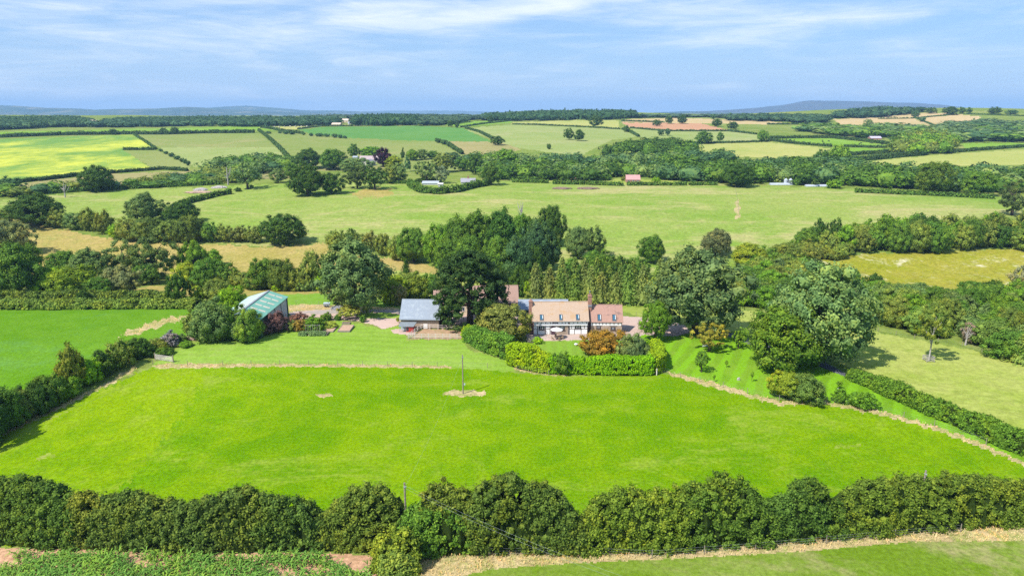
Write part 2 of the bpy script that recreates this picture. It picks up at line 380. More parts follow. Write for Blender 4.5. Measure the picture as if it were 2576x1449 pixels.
C = dict(dk=(.046, .094, .014), md=(.074, .146, .018), gn=(.100, .195, .016), yg=(.185, .245, .018), gg=(.112, .176, .048), ol=(.128, .172, .030),
         lm=(.150, .270, .012), bl=(.056, .116, .040), cp=(.032, .014, .024), org=(.225, .150, .022), pu=(.10, .06, .06), rs=(.17, .125, .025), pale=(.16, .21, .11),
         la=(.120, .185, .034), la2=(.150, .195, .045), bn=(.22, .16, .11), lav=(.16, .16, .17))
_c = [0]
def T(kind, px, base, top, w, col, label, group=None, cat=None, parts=None, tb=None, name=None, trunkm=None, fat=1.0):
    """plant one tree or bush: px/base = where it stands, top = row of its top, w = width in photograph pixels"""
    p = P(px, base); s = m_per_px(p); h = height_for(p, top); wd = w * s; _c[0] += 1; i = _c[0]
    col = C[col] if isinstance(col, str) else col
    j = random.Random(i * 13 + 5); f = j.uniform(.88, 1.14); col = tuple(c * f * j.uniform(.96, 1.04) for c in col)
    return plant(kind, p, h, wd, w, col, label, group, cat, parts, tb, name, trunkm, i)
NAMES = dict(oak='tree', tall='tree', airy='tree', bush='bush', larch='larch_tree', pine='pine_tree')
def plant(kind, p, h, wd, w, col, label, group=None, cat=None, parts=None, tb=None, name=None, trunkm=None, i=0):
    lod = 'n' if w > 62 or kind == 'pine' else ('m' if w > 17 else 'f')
    nvar = 2 if kind == 'pine' else 3; j = random.Random(i * 7 + 1); me = PROTO[kind, lod, j.randrange(nvar)]
    rz = j.uniform(0, 6.283); name = name or NAMES[kind]; cat = cat or ('bush' if kind == 'bush' else 'tree')
    if kind != 'bush' and name == 'tree': name = dict(oak='broadleaf_tree', tall='broadleaf_tree', airy='loose_crowned_tree')[kind]
    if tb is None: tb = 0.0 if kind == 'bush' else (.10 if kind in ('oak', 'tall', 'airy') else .04)
    if parts is None: parts = kind != 'bush' and w > 40
    if parts:
        r = empty(name, p - Vector((0, 0, .05)), rz, label, cat, group)
        t = mo('trunk', trunkm or TRUNK[j.randrange(3)], r); k = min(wd, h * .9); t.scale = (k, k, h * .95)
        c = mo('crown', me, r, (0, 0, tb * h)); c.scale = (wd, wd, h * (1 - tb)); c.color = (*col, 1)
        return r
    o = mo(name, me, None, p + Vector((0, 0, tb * h - .15 * (kind == 'bush')))); o.scale = (wd, wd, h * (1 - tb)); o.rotation_euler = (0, 0, rz); o.color = (*col, 1)
    return tag(o, label, cat, group)
def pip(poly, u, v):
    """points in polygon, vectorised"""
    u = np.asarray(u); v = np.asarray(v); ins = np.zeros(u.shape, bool); n = len(poly)
    for i in range(n):
        x0, y0 = poly[i]; x1, y1 = poly[(i + 1) % n]
        if y0 == y1: continue
        c = ((y0 > v) != (y1 > v)) & (u < (x1 - x0) * (v - y0) / (y1 - y0) + x0); ins ^= c
    return ins
def scatter_points(poly, sp_m, seed, cap=400):
    W3 = [P(u, v) for u, v in poly]; x0, x1 = min(p.x for p in W3), max(p.x for p in W3); y0, y1 = min(p.y for p in W3), max(p.y for p in W3)
    rg = np.random.default_rng(seed); out = []
    xs = np.arange(x0 - sp_m, x1 + sp_m, sp_m); ys = np.arange(y0 - sp_m, y1 + sp_m, sp_m * .9)
    gx, gy = np.meshgrid(xs, ys); gx = gx + (np.arange(gx.shape[0]) % 2)[:, None] * sp_m * .5
    gx = gx + rg.uniform(-.32, .32, gx.shape) * sp_m; gy = gy + rg.uniform(-.32, .32, gy.shape) * sp_m
    gz = hz(gx, gy); u, v = project(gx, gy, gz); ok = pip(poly, u, v) & (u > -60) & (u < 2640)
    return [(Vector((float(a), float(b), float(c)))) for a, b, c in zip(gx[ok], gy[ok], gz[ok])]
CW = dict(md='mid green', gg='grey-green', gn='bright green', la='yellow-green', ol='olive', dk='dark green', bl='blue-green')
KW = dict(oak='round-crowned tree', tall='egg-shaped tree', larch='pointed conifer', bush='low bushy tree', airy='loose-crowned tree')
def wood(poly, sp_m, hr, kinds, cols, place, group, seed, wk=1.25, cat='tree'):
    pts = scatter_points(poly, sp_m, seed); rg = random.Random(seed)
    if not pts: return 0
    us = [float(project(p.x, p.y, p.z)[0]) for p in pts]; lo, hi = min(us), max(us)
    for p, u in zip(pts, us):
        _c[0] += 1; kind = rg.choice(kinds); h = rg.uniform(*hr); wd = sp_m * wk * rg.uniform(.85, 1.25)
        if kind == 'larch': wd *= .95
        cn = rg.choice(cols); f = rg.uniform(.8, 1.2); col = tuple(c * f * rg.uniform(.95, 1.05) for c in C[cn]); f = (u - lo) / max(1, hi - lo)
        near = sorted(q.y for q, w in zip(pts, us) if abs(w - u) < 90); r_ = near.index(p.y) / max(1, len(near) - 1)
        lab = f"{CW[cn]} {KW[kind]} in the {'front' if r_ < .34 else ('middle' if r_ < .67 else 'back')} of {place}, {['left end', 'left of its middle', 'right of its middle', 'right end'][min(3, int(f * 4))]}"
        plant(kind, p, h, wd, wd / m_per_px(p), col, lab, group, cat, False, 0.0, None, None, _c[0])
    return len(pts)
def zz_ph(seed, s, Hm): return seed + 1.7 * np.sin(s / (Hm * 1.3))
def hedge_arrays(path, Hs, half, rcl, leaf, seed, dens=1.0, nl=None, boxy=False, inner=1):
    rg = np.random.default_rng(seed); path = [Vector((p[0], p[1])) for p in path]
    seg = [(path[i + 1] - path[i]).length for i in range(len(path) - 1)]; L = sum(seg); cum = np.concatenate([[0], np.cumsum(seg)])
    X = np.array([p.x for p in path]); Y = np.array([p.y for p in path]); Hs = np.asarray(Hs, float); half = np.broadcast_to(half, Hs.shape)
    Hm = float(Hs.mean()); n = int(max(6, L * (Hm * 2 + half.mean() * 2) / (rcl * rcl * 1.9) * dens))
    s = rg.random(n) * L; x = np.interp(s, cum, X); y = np.interp(s, cum, Y); H = np.interp(s, cum, Hs); hw = np.interp(s, cum, half)
    x2 = np.interp(s + .5, cum, X); y2 = np.interp(s + .5, cum, Y); x1 = np.interp(s - .5, cum, X); y1 = np.interp(s - .5, cum, Y)
    t = nrm(np.stack([x2 - x1, y2 - y1], 1)); nx, ny = t[:, 1], -t[:, 0]
    r = rcl * rg.uniform(.7, 1.3, n); ph = np.where(rg.random(n) < .45, rg.random(n) * .5, rg.random(n) * math.pi); ph = np.where(rg.random(n) < .22, math.pi - ph, ph)
    H = H * (1 + .07 * np.sin(s / (Hm * 1.1) + seed) + .05 * np.sin(s / (Hm * .43)))
    c, si = np.cos(ph), np.sin(ph)
    if boxy:
        k = 1 / np.maximum(np.abs(c), np.abs(si)); a = c * k; b = np.clip(si * k, 0, 1)
        off = a * (hw - r * .8); zz = .15 * H + b * (H * .85 - r * .8); zz = np.where(np.abs(a) >= .999, rg.uniform(.1, 1, n) * (H - r), zz)
        Nd = np.stack([nx * a, ny * a, np.where(b >= .999, 1.0, .1)], 1)
    else:
        side = rg.random(n); tt_ = rg.random(n); tp_ = side > .62
        offn = np.where(tp_, rg.uniform(-.9, .9, n), np.where(side < .42, 1, -1) * np.sqrt(np.clip(1 - tt_ ** 2.6, 0, 1)))
        si = np.where(tp_, 1 - .35 * np.abs(offn) ** 2.5, tt_); c = np.where(tp_, offn * .5, offn)
        H = H * (1 + .055 * rg.normal(size=n)); off = offn * (hw - r * .7) * (1 + .16 * np.sin(s / (Hm * .38) + zz_ph(seed, s, Hm)) + .08 * rg.normal(size=n)); zz = np.maximum(si * (H - r * .9), r * .45)
        Nd = np.stack([nx * c, ny * c, si ** 2 + .1], 1)
    gx, gy = x + nx * off, y + ny * off
    Cc = np.stack([gx, gy, hz(gx, gy) + zz], 1)
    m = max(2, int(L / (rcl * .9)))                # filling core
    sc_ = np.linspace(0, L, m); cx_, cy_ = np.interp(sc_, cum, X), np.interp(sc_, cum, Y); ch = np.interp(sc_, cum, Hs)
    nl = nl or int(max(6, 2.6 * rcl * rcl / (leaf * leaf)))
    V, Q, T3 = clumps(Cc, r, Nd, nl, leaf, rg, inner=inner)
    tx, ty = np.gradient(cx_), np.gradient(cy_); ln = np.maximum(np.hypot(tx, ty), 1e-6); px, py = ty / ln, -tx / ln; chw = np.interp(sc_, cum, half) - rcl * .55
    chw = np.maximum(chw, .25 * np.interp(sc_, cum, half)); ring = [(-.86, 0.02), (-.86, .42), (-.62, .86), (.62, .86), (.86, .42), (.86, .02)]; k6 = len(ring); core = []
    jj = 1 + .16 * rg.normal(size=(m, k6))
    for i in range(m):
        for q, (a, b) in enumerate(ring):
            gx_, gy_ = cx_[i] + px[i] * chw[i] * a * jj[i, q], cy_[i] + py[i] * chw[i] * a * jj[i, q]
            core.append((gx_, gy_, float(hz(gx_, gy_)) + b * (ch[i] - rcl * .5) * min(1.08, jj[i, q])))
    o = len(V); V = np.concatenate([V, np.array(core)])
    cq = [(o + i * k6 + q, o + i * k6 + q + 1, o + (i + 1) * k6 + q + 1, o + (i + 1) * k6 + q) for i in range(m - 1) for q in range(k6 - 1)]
    NCORE[0] = len(cq)
    return V, np.concatenate([Q, np.array(cq)]), T3
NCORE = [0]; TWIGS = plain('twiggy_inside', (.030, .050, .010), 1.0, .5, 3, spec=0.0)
def hedge(pts, half, h, col, label, seed, rcl=None, leaf=None, dens=1.0, group=None, boxy=False, name='hedge', cat='hedge', mat=None, tops=None, nl=None, inner=1):
    """hedge along photograph points standing on the ground; h metres (or tops: rows)"""
    fine = []
    for i in range(len(pts) - 1):
        k = max(2, int(abs(pts[i + 1][0] - pts[i][0]) / 25) + 2)
        for q in range(k): f = q / k; fine.append([a + (b - a) * f for a, b in zip(pts[i], pts[i + 1])])
    fine.append(list(pts[-1])); W3 = [P(p[0], p[1]) for p in fine]; s = sum(m_per_px(p) for p in W3) / len(W3)
    if len(pts[0]) > 2: Hs = [max(.8, height_for(w, p[2])) for w, p in zip(W3, fine)]
    else: Hs = [h] * len(W3)
    Hm = sum(Hs) / len(Hs); rcl = rcl or max(.28 * Hm, 2.0 * s); leaf = leaf or max(.11 * Hm, 1.25 * s)
    cen = W3[0]; V, Q, T3 = hedge_arrays(W3, Hs, half, rcl, leaf, seed, dens, nl, boxy, inner)
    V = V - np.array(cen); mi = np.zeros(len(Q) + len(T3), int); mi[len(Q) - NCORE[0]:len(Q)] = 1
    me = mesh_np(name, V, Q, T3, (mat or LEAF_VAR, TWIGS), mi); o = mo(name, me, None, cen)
    col = C[col] if isinstance(col, str) else col; o.color = (*col, 1)
    return tag(o, label, cat, group)
# ------------------------------------------------------------------ ground: one polar sheet cut into fields along their real borders
GM = {
 'ground': ground_mat('pasture', (.13, .19, .030), (.20, .235, .055), (.30, .27, .10), .35, .012, .5),
 'near_pasture': ground_mat('lush_pasture', (.094, .205, .0020), (.160, .262, .0035), (.215, .285, .030), .42, .045, 1.9, None, .34, .020, 1.6),
 'sunlit_pasture': ground_mat('sunlit_pasture', (.116, .220, .0022), (.182, .276, .0040), (.225, .29, .030), .48, .05, 1.9, None, .34, .025, 1.6),  # yellower pasture copy; brightness of the sun-facing slope is put into its colour
 'worn_grass': ground_mat('worn_grass', (.150, .235, .012), (.190, .262, .030), (.27, .27, .08), .4, .2, 1.6, None, .34, .1),
 'left_pasture': ground_mat('left_pasture', (.085, .20, .008), (.115, .235, .016), (.10, .22, .04), .4, .03, 1.7, None, .26, .02),
 'lawn': ground_mat('mown_lawn', (.165, .27, .028), (.215, .315, .050), (.25, .31, .075), .4, .05, 1.6, (R(96), 1.6, .35), .22, .03),
 'orchard_lawn': ground_mat('striped_lawn', (.120, .245, .010), (.165, .285, .022), (.20, .30, .04), .3, .05, 1.6, (R(28), 1.8, .9), .20, .03),
 'garden_lawn': ground_mat('garden_lawn', (.135, .245, .022), (.18, .275, .035), (.21, .27, .06), .3, .05, 1.8, (R(4), 1.1, .38), .2, .03),
 'meadow': ground_mat('hill_meadow', (.165, .255, .036), (.235, .285, .066), (.36, .32, .135), .62, .009, .55, None, .26, .008, 2.4),
 'rough_grass': ground_mat('rough_golden_grass', (.29, .245, .062), (.36, .275, .095), (.20, .23, .05), .45, .02, .8, None, .34, .02, 1.5),
 'gold_slope': ground_mat('tussocky_slope', (.215, .225, .018), (.27, .245, .035), (.56, .50, .34), .42, .07, .7, None, .34, .02),
 'dry_field': ground_mat('dry_grass_field', (.235, .290, .046), (.30, .325, .080), (.18, .25, .03), .45, .03, .9, None, .24, .02, 1.8),
 'bright_field': ground_mat('bright_field', (.15, .27, .025), (.19, .30, .045), None, .4, .02, .5, None, .15),
 'flower_field': ground_mat('flowering_crop', (.125, .235, .045), (.15, .26, .055), (.50, .50, .065), .78, .0072, .25, None, .16, .008, .45),
 'green_crop': ground_mat('green_crop', (.085, .205, .045), (.11, .225, .05), (.12, .23, .06), .3, .01, .3, (R(80), 14, .12), .10),
 'olive_field': ground_mat('olive_pasture', (.175, .225, .052), (.22, .245, .075), (.29, .26, .11), .5, .006, .35, None, .16, .005),
 'tan_field': ground_mat('tan_pasture', (.25, .23, .085), (.30, .255, .11), (.22, .24, .07), .4, .006, .35, None, .15, .005),
 'pale_field': ground_mat('pale_pasture', (.21, .265, .072), (.265, .30, .10), (.30, .30, .13), .5, .006, .35, None, .14, .004),
 'straw_field': ground_mat('straw_field', (.30, .32, .085), (.36, .345, .11), (.25, .30, .07), .4, .007, .4, None, .14, .005),
 'stubble_field': ground_mat('stubble_field', (.44, .33, .17), (.40, .30, .14), (.33, .28, .11), .4, .006, .3, (R(70), 10, .15), .12, .005),
 'bare_soil': ground_mat('bare_soil', (.40, .215, .12), (.44, .25, .14), (.36, .24, .12), .3, .006, .3, (R(75), 9, .15), .10, .005),
 'soil_strip': ground_mat('pink_soil', (.40, .23, .135), (.46, .285, .175), (.30, .20, .10), .4, .3, 1.8, None, .34, .2),
 'dry_grass': ground_mat('dry_verge', (.36, .28, .13), (.45, .35, .19), (.20, .24, .05), .75, .22, 1.5, None, .42, .15),
 'gravel_drive': ground_mat('pink_gravel', (.44, .31, .255), (.49, .36, .30), (.36, .31, .27), .5, .06, 3.0, None, .10, .05),
 'grey_track': ground_mat('grey_stone_track', (.33, .29, .25), (.39, .34, .29), (.25, .24, .22), .5, .1, 3.0, None, .14, .08),
 'lane': ground_mat('lane_tarmac', (.085, .09, .105), (.12, .125, .14), (.16, .16, .17), .3, .1, 2.5, None, .12, .1),
 'riding_sand': ground_mat('paddock_soil', (.34, .22, .13), (.40, .27, .17), (.20, .21, .07), .55, .12, 1.6, None, .3, .1),
 'lower_lawn': ground_mat('lower_field', (.115, .19, .012), (.165, .23, .035), (.30, .26, .12), .5, .035, 1.7, None, .3, .05),
 'far_plain': ground_mat('far_farmland', (.09, .13, .03), (.20, .20, .06), (.30, .24, .10), .6, .0016, .02, None, .25, .0011),
}
# (material, border in photograph points, wobble of the border in points)
FIELDS = [
 ('bright_field', [(-300,345),(0,341),(330,330),(650,329),(720,329),(650,318),(330,325),(0,333),(-300,340)], 1),
 ('flower_field', [(-400,380),(-300,357),(0,351),(335,338),(393,376),(310,377),(380,424),(275,434),(50,456),(0,456),(-400,470)], 1),
 ('olive_field', [(345,339),(650,336),(700,372),(400,372)], 1),
 ('pale_field', [(400,372),(700,371),(726,397),(640,420),(560,430),(480,418)], 1.5),
 ('olive_field', [(312,379),(393,378),(400,381),(480,416),(478,428),(420,424),(385,425)], 1.5),
 ('tan_field', [(50,462),(93,457),(275,438),(478,431),(500,445),(300,470),(60,490),(0,480)], 2),
 ('tan_field', [(640,430),(760,428),(800,440),(700,452),(640,450)], 2),
 ('straw_field', [(640,322),(800,315),(745,326),(700,329),(655,322)], 1),
 ('green_crop', [(754,327),(819,320),(1047,317),(1163,322),(1238,357),(1023,354),(866,347),(780,338)], 1),
 ('olive_field', [(669,334),(780,338),(870,349),(1094,356),(1165,390),(1180,430),(731,430),(715,380)], 1),
 ('tan_field', [(1127,356),(1288,358),(1310,378),(1230,392),(1167,388)], 1.5),
 ('bright_field', [(1097,311),(1288,302),(1288,309),(1160,320)], 1),
 ('pale_field', [(1178,330),(1172,323),(1288,314),(1558,325),(1608,344),(1538,353),(1463,391),(1413,388),(1300,372),(1240,352)], 1),
 ('straw_field', [(1288,309),(1479,302),(1556,303),(1557,325),(1413,317),(1288,313)], 1),
 ('bare_soil', [(1563,309),(1764,311),(1836,329),(1688,330),(1586,322)], .8),
 ('stubble_field', [(1573,301),(1700,297),(1930,305),(2000,312),(1930,314),(1767,311),(1563,308)], .8),
 ('pale_field', [(1587,323),(1834,331),(1903,338),(1940,352),(1880,358),(1750,356),(1640,352),(1606,344)], 1),
 ('straw_field', [(1745,364),(1932,358),(2087,374),(2045,393),(1932,397),(1758,390)], 1),
 ('bright_field', [(1932,349),(2090,348),(2242,366),(2247,372),(2122,369),(1992,361)], 1),
 ('bright_field', [(2090,372),(2245,374),(2240,386),(2130,390)], 1),
 ('bright_field', [(2420,361),(2800,358),(2800,366),(2430,378)], 1),
 ('straw_field', [(2150,410),(2330,392),(2576,376),(2800,366),(2800,425),(2576,414),(2282,420),(2190,415)], 1.5),
 ('stubble_field', [(2094,301),(2187,295),(2294,295),(2330,314),(2172,316),(2117,314)], 1),
 ('stubble_field', [(2200,294),(2294,284),(2410,286),(2310,297),(2209,299)], 1),
 ('stubble_field', [(2307,298),(2407,288),(2470,294),(2440,318),(2332,319)], 1),
 ('green_crop', [(2190,316),(2330,320),(2400,330),(2300,335),(2200,330)], 2),
 ('bright_field', [(1985,318),(2080,316),(2060,330),(2020,334)], 2),
 ('meadow', [(-400,540),(-400,520),(0,505),(240,482),(560,468),(700,463),(1030,462),(1288,455),(1750,462),(2100,474),(2330,488),(2530,496),(2800,510),(2800,560),(2540,540),(2350,560),(2120,600),(2000,660),(1400,700),(1300,670),(830,605),(660,620),(500,605),(250,575),(0,552)], 3),
 ('rough_grass', [(880,488),(905,478),(950,474),(985,478),(990,492),(950,497),(900,497)], 5),
 ('dry_grass', [(1850,505),(1856,500),(1862,520),(1862,548),(1852,552),(1848,530)], 1.5),
 ('dry_field', [(1280,446),(1560,449),(1700,455),(1720,463),(1560,464),(1380,458),(1290,456)], 1.5),
 ('rough_grass', [(-400,555),(0,545),(80,552),(140,575),(300,605),(500,612),(660,622),(825,612),(850,640),(1000,650),(1100,672),(1110,705),(850,720),(560,705),(-400,690)], 4),
 ('rough_grass', [(320,728),(420,716),(600,718),(860,728),(880,745),(620,744),(500,746),(330,742)], 2),
 ('dry_field', [(960,680),(1120,690),(1300,720),(1300,770),(1100,776),(1000,760)], 3),
 ('gold_slope', [(2030,660),(2150,640),(2576,625),(2900,615),(2900,760),(2576,752),(2400,748),(2200,740),(2080,700)], 3),
 ('dry_field', [(1290,756),(1570,764),(1700,772),(1900,782),(2160,828),(2576,905),(2900,970),(2900,1400),(2576,1122),(2400,1042),(2150,930),(2090,905),(1880,838),(1750,822),(1690,808),(1612,798),(1560,780),(1420,770),(1290,768)], 2),
 ('left_pasture', [(-500,780),(0,779),(480,776),(560,785),(520,815),(460,850),(380,882),(200,965),(0,1060),(-500,1290)], 2),
 ('bright_field', [(700,741),(850,738),(1005,766),(1000,782),(860,772),(760,772),(727,768)], 2),
 ('dry_grass', [(727,768),(765,765),(865,769),(1003,774),(1003,782),(865,778),(762,782),(726,784)], 1.5),
 ('dry_grass', [(302,843),(335,828),(400,804),(462,793),(472,797),(420,815),(345,841),(312,848)], 6),
 ('lawn', [(380,922),(440,880),(480,862),(600,850),(720,808),(850,806),(905,815),(960,828),(1010,820),(1020,856),(1165,853),(1180,880),(1295,912),(1290,935),(1045,928),(700,924),(395,930)], 2.5),
 ('near_pasture', [(-700,1360),(-500,1300),(0,1072),(150,1020),(300,962),(375,926),(700,922),(1050,925),(1200,928),(1300,938),(1430,946),(1660,938),(1760,963),(1900,1003),(2080,1018),(2200,1038),(2350,1078),(2480,1125),(2576,1163),(3000,1370),(3000,1345),(2576,1345),(1900,1365),(1300,1390),(0,1370),(-700,1370)], 2),
 ('sunlit_pasture', [(-700,1300),(0,1074),(150,1022),(300,964),(375,929),(520,930),(500,985),(440,1070),(350,1180),(240,1290),(205,1372),(-700,1372)], 9),
 ('dry_grass', [(385,922),(410,914),(700,915),(1050,918),(1130,921),(1130,926),(1050,925),(700,922),(400,927)], 2.5),
 ('dry_grass', [(1290,920),(1310,928),(1430,940),(1430,946),(1370,944),(1290,930)], 2),
 ('orchard_lawn', [(1575,848),(1620,842),(1700,845),(1740,838),(1800,838),(1880,862),(1905,885),(1990,905),(2060,905),(2110,934),(2200,975),(2400,1060),(2576,1148),(2576,1160),(2350,1072),(2200,1032),(2080,1012),(1900,996),(1760,955),(1670,932),(1655,900),(1640,868),(1600,858)], 1.5),
 ('dry_grass', [(1662,934),(1700,938),(1780,958),(1850,977),(1880,988),(1960,1009),(2080,1010),(2200,1028),(2350,1071),(2480,1118),(2620,1183),(2620,1190),(2470,1126),(2350,1081),(2230,1047),(2080,1018),(1960,1019),(1900,1004),(1840,987),(1760,966),(1690,944)], 4),
 ('dry_grass', [(0,1085),(60,1058),(160,1012),(260,968),(330,925),(345,912),(350,925),(300,955),(180,1015),(60,1070),(0,1098)], 4),
 ('worn_grass', [(0,1112),(120,1052),(250,998),(350,955),(350,958),(250,1002),(120,1057),(0,1118)], .8),
 ('worn_grass', [(90,1150),(130,1138),(142,1144),(100,1158)], 4), ('worn_grass', [(30,1205),(62,1196),(70,1203),(36,1214)], 4), ('worn_grass', [(2100,1120),(2160,1118),(2165,1124),(2105,1127)], 4),
 ('dry_grass', [(1120,984),(1165,980),(1215,984),(1222,994),(1170,998),(1110,992)], 3),
 ('dry_grass', [(790,994),(830,988),(840,996),(800,1000)], 3),
 ('garden_lawn', [(1290,870),(1330,857),(1480,853),(1580,853),(1640,872),(1655,925),(1420,925),(1310,905)], 1),
 ('gravel_drive', [(726,786),(765,781),(865,777),(925,778),(1005,779),(1010,800),(1008,812),(990,822),(965,828),(940,817),(900,808),(860,806),(800,806),(770,808),(740,812)], 1),
 ('grey_track', [(755,784),(865,777),(925,778),(1005,780),(1005,788),(935,785),(900,784),(865,788),(790,790)], 1),
 ('lawn', [(893,794),(905,788),(935,786),(985,787),(1012,793),(1010,799),(975,801),(930,800),(905,799)], 1),
 ('gravel_drive', [(985,829),(1008,827),(1048,832),(1046,840),(1030,844),(990,838)], 1),
 ('gravel_drive', [(1108,792),(1340,790),(1345,812),(1325,842),(1250,825),(1130,815),(1112,830),(1106,826)], 1),
 ('gravel_drive', [(1318,840),(1345,836),(1480,836),(1562,795),(1612,798),(1690,807),(1722,818),(1740,836),(1698,846),(1620,842),(1576,850),(1565,854),(1480,855),(1335,858)], .6),
 ('riding_sand', [(1036,845),(1062,827),(1105,829),(1168,832),(1168,853),(1030,853)], 1.5),
 ('lane', [(1738,826),(1800,830),(1850,840),(1900,858),(1990,885),(2065,905),(2115,932),(2142,944),(2136,950),(2095,936),(2050,916),(1985,897),(1890,868),(1845,850),(1795,839),(1742,838)], .5),
 ('soil_strip', [(-400,1372),(0,1378),(500,1388),(860,1392),(960,1398),(985,1440),(985,1560),(-900,1560),(-900,1372)], 3),
 ('dry_grass', [(1050,1460),(1055,1410),(1180,1388),(1300,1380),(1900,1368),(2250,1338),(2600,1315),(3000,1300),(3000,1332),(2576,1361),(2300,1362),(2000,1388),(1640,1408),(1480,1414),(1240,1430),(1120,1460)], 3),
 ('lower_lawn', [(1120,1460),(1240,1430),(1480,1414),(1640,1408),(2000,1388),(2300,1362),(2576,1361),(3000,1332),(3400,1700),(1000,1700)], 1.5),
]
def build_ground():
    r = [46.0]
    while r[-1] < 3600:
        d = r[-1]; k = 17000 if d < 118 else 38000
        r.append(d + min(max(d * d / k, .25), d * .0125))
    r = np.array(r); th = np.radians(np.linspace(-45, 45, 860))
    # radius is measured forward: rows are lines of equal depth, columns straight rays
    Xg = r[:, None] * np.tan(th)[None]; Yg = np.repeat(r[:, None], len(th), 1)
    Zg = hz(Xg, Yg); nr, nc = Xg.shape
    xc = (Xg[:-1, :-1] + Xg[1:, 1:]) / 2; yc = (Yg[:-1, :-1] + Yg[1:, 1:]) / 2; u, v = project(xc, yc, hz(xc, yc))
    lab = np.zeros(u.shape, int); names = ['ground']
    s = xc / np.maximum(yc, 1) * 1717
    wob1 = np.sin(s / 9.1 + yc * .31) + np.sin(s / 3.7 - yc * .17 + 2) * .6 + rng.normal(size=u.shape) * .35
    wob2 = np.sin(s / 7.3 - yc * .23 + 1) + np.sin(s / 4.3 + yc * .41) * .6 + rng.normal(size=u.shape) * .35
    for name, poly, wob in FIELDS:
        if name not in names: names.append(name)
        us = [p[0] for p in poly]; vs_ = [p[1] for p in poly]
        sel = (u > min(us) - 9) & (u < max(us) + 9) & (v > min(vs_) - 9) & (v < max(vs_) + 9)
        if not sel.any(): continue
        ins = pip(poly, u[sel] + wob1[sel] * wob, v[sel] + wob2[sel] * wob * .45)
        t = lab[sel]; t[ins] = names.index(name); lab[sel] = t
    ii, jj = np.meshgrid(np.arange(nr - 1), np.arange(nc - 1), indexing='ij'); a = ii * nc + jj
    quads = np.stack([a, a + 1, a + nc + 1, a + nc], -1); allv = np.stack([Xg, Yg, Zg], -1).reshape(-1, 3)
    for k, name in enumerate(names):
        q = quads[lab == k]
        if not len(q): continue
        used, inv = np.unique(q, return_inverse=True)
        me = mesh_np(name, allv[used], inv.reshape(-1, 4), None, (GM[name],), smooth=True)
        tag(mo(name, me), kind='structure')
    # the land goes on below, beside and behind the camera, and far beyond
    t0 = math.tan(math.radians(45)); V, Q = [], []
    def grid(xs, ys):
        o = len(V)
        for y in ys:
            for x in xs(y): V.append((x, y, float(hz(x, max(y, 0)))))
        n = len(xs(ys[0]))
        for i in range(len(ys) - 1):
            for j in range(n - 1): Q.append((o + i * n + j, o + i * n + j + 1, o + (i + 1) * n + j + 1, o + (i + 1) * n + j))
    y46 = 46.0
    yy = [-14000, -4000, -1000, -300, -100, -30, 0, 20, 34, y46]
    grid(lambda y: list(np.linspace(-14000, -300, 12)) + list(np.linspace(-200, -t0 * y46, 12)) + list(np.linspace(-t0 * y46, t0 * y46, 22))[1:-1] + list(np.linspace(t0 * y46, 200, 12)) + list(np.linspace(300, 14000, 12)), yy)
    ye = list(r[::12]) + [r[-1]]
    for sg in (-1, 1):
        def xs(y, sg=sg):
            a = t0 * y; L = [a + (max(14000, a + 10) - a) * q for q in (0, .0008, .002, .005, .012, .03, .07, .2, .5, 1)]
            L = [sg * x for x in L]; return L if sg > 0 else L[::-1]
        grid(xs, ye)
    me = mesh_np('countryside', np.array(V), np.array(Q), None, (GM['ground'],), smooth=True); tag(mo('countryside', me), kind='structure')
    V.clear(); Q.clear()
    y0 = r[-1]; grid(lambda y: list(np.linspace(-14000, 14000, 160)), list(y0 + (18000 - y0) * np.linspace(0, 1, 40) ** 1.6))
    me = mesh_np('far_plain', np.array(V), np.array(Q), None, (GM['far_plain'],), smooth=True); tag(mo('far_plain', me), kind='structure')
build_ground()

# ------------------------------------------------------------------ distant hills
HILLM = ground_mat('far_hills', (.03, .06, .025), (.06, .09, .035), (.30, .25, .14), .45, .0022, .004, None, .3, .0009, 2.0)
HEATH = ground_mat('heather_hill', (.05, .055, .04), (.08, .07, .055), (.05, .08, .03), .45, .0022, .004, None, .3, .0012, 2.0)
def hills(prof, dist, depth_m, mat, seed):
    us = np.arange(prof[0][0], prof[-1][0] + 1, 6.0); top = np.interp(us, [p[0] for p in prof], [p[1] for p in prof])
    rg = np.random.default_rng(seed); n = len(us); w = np.convolve(rg.normal(size=n + 8), np.ones(9) / 9, 'valid')[:n]; top = top + w * 1.0
    K = 26; V = []
    for k in range(K):
        t = k / (K - 1); y = dist - depth_m + 2 * depth_m * t; prof_k = math.sin(math.pi * t) ** 1.3
        for i, u in enumerate(us):
            kk = (CY - top[i]) / FPX; H = max(3., CAM_Z + dist * (kk * cp - sp) / (cp + kk * sp))
            x = (u - CX) / FPX * y * .9695
            nz = 1 + .13 * math.sin(i * .23 + k * .9 + seed) * (1 - prof_k) * 3 * prof_k
            V.append((x, y, -6 + (H + 6) * prof_k * nz))
    Q = [(k * n + i, k * n + i + 1, (k + 1) * n + i + 1, (k + 1) * n + i) for k in range(K - 1) for i in range(n - 1)]
    tag(mo('hills', mesh_np('hills', np.array(V), np.array(Q), None, (mat,), smooth=True)), kind='structure')
hills([(-500,283),(-300,268),(0,265),(60,268),(120,272),(200,274),(240,277),(300,275),(400,274),(470,269),(520,272),(640,280),(800,286),(900,292)], 9500, 1300, HILLM, 1)
hills([(380,290),(470,277),(560,269),(620,266.5),(690,271),(760,278),(860,279),(960,284),(1080,288),(1200,292)], 12500, 1500, HILLM, 2)
hills([(780,292),(900,281),(1000,279),(1150,279.5),(1250,282),(1380,285),(1500,290)], 17500, 1300, HILLM, 3)
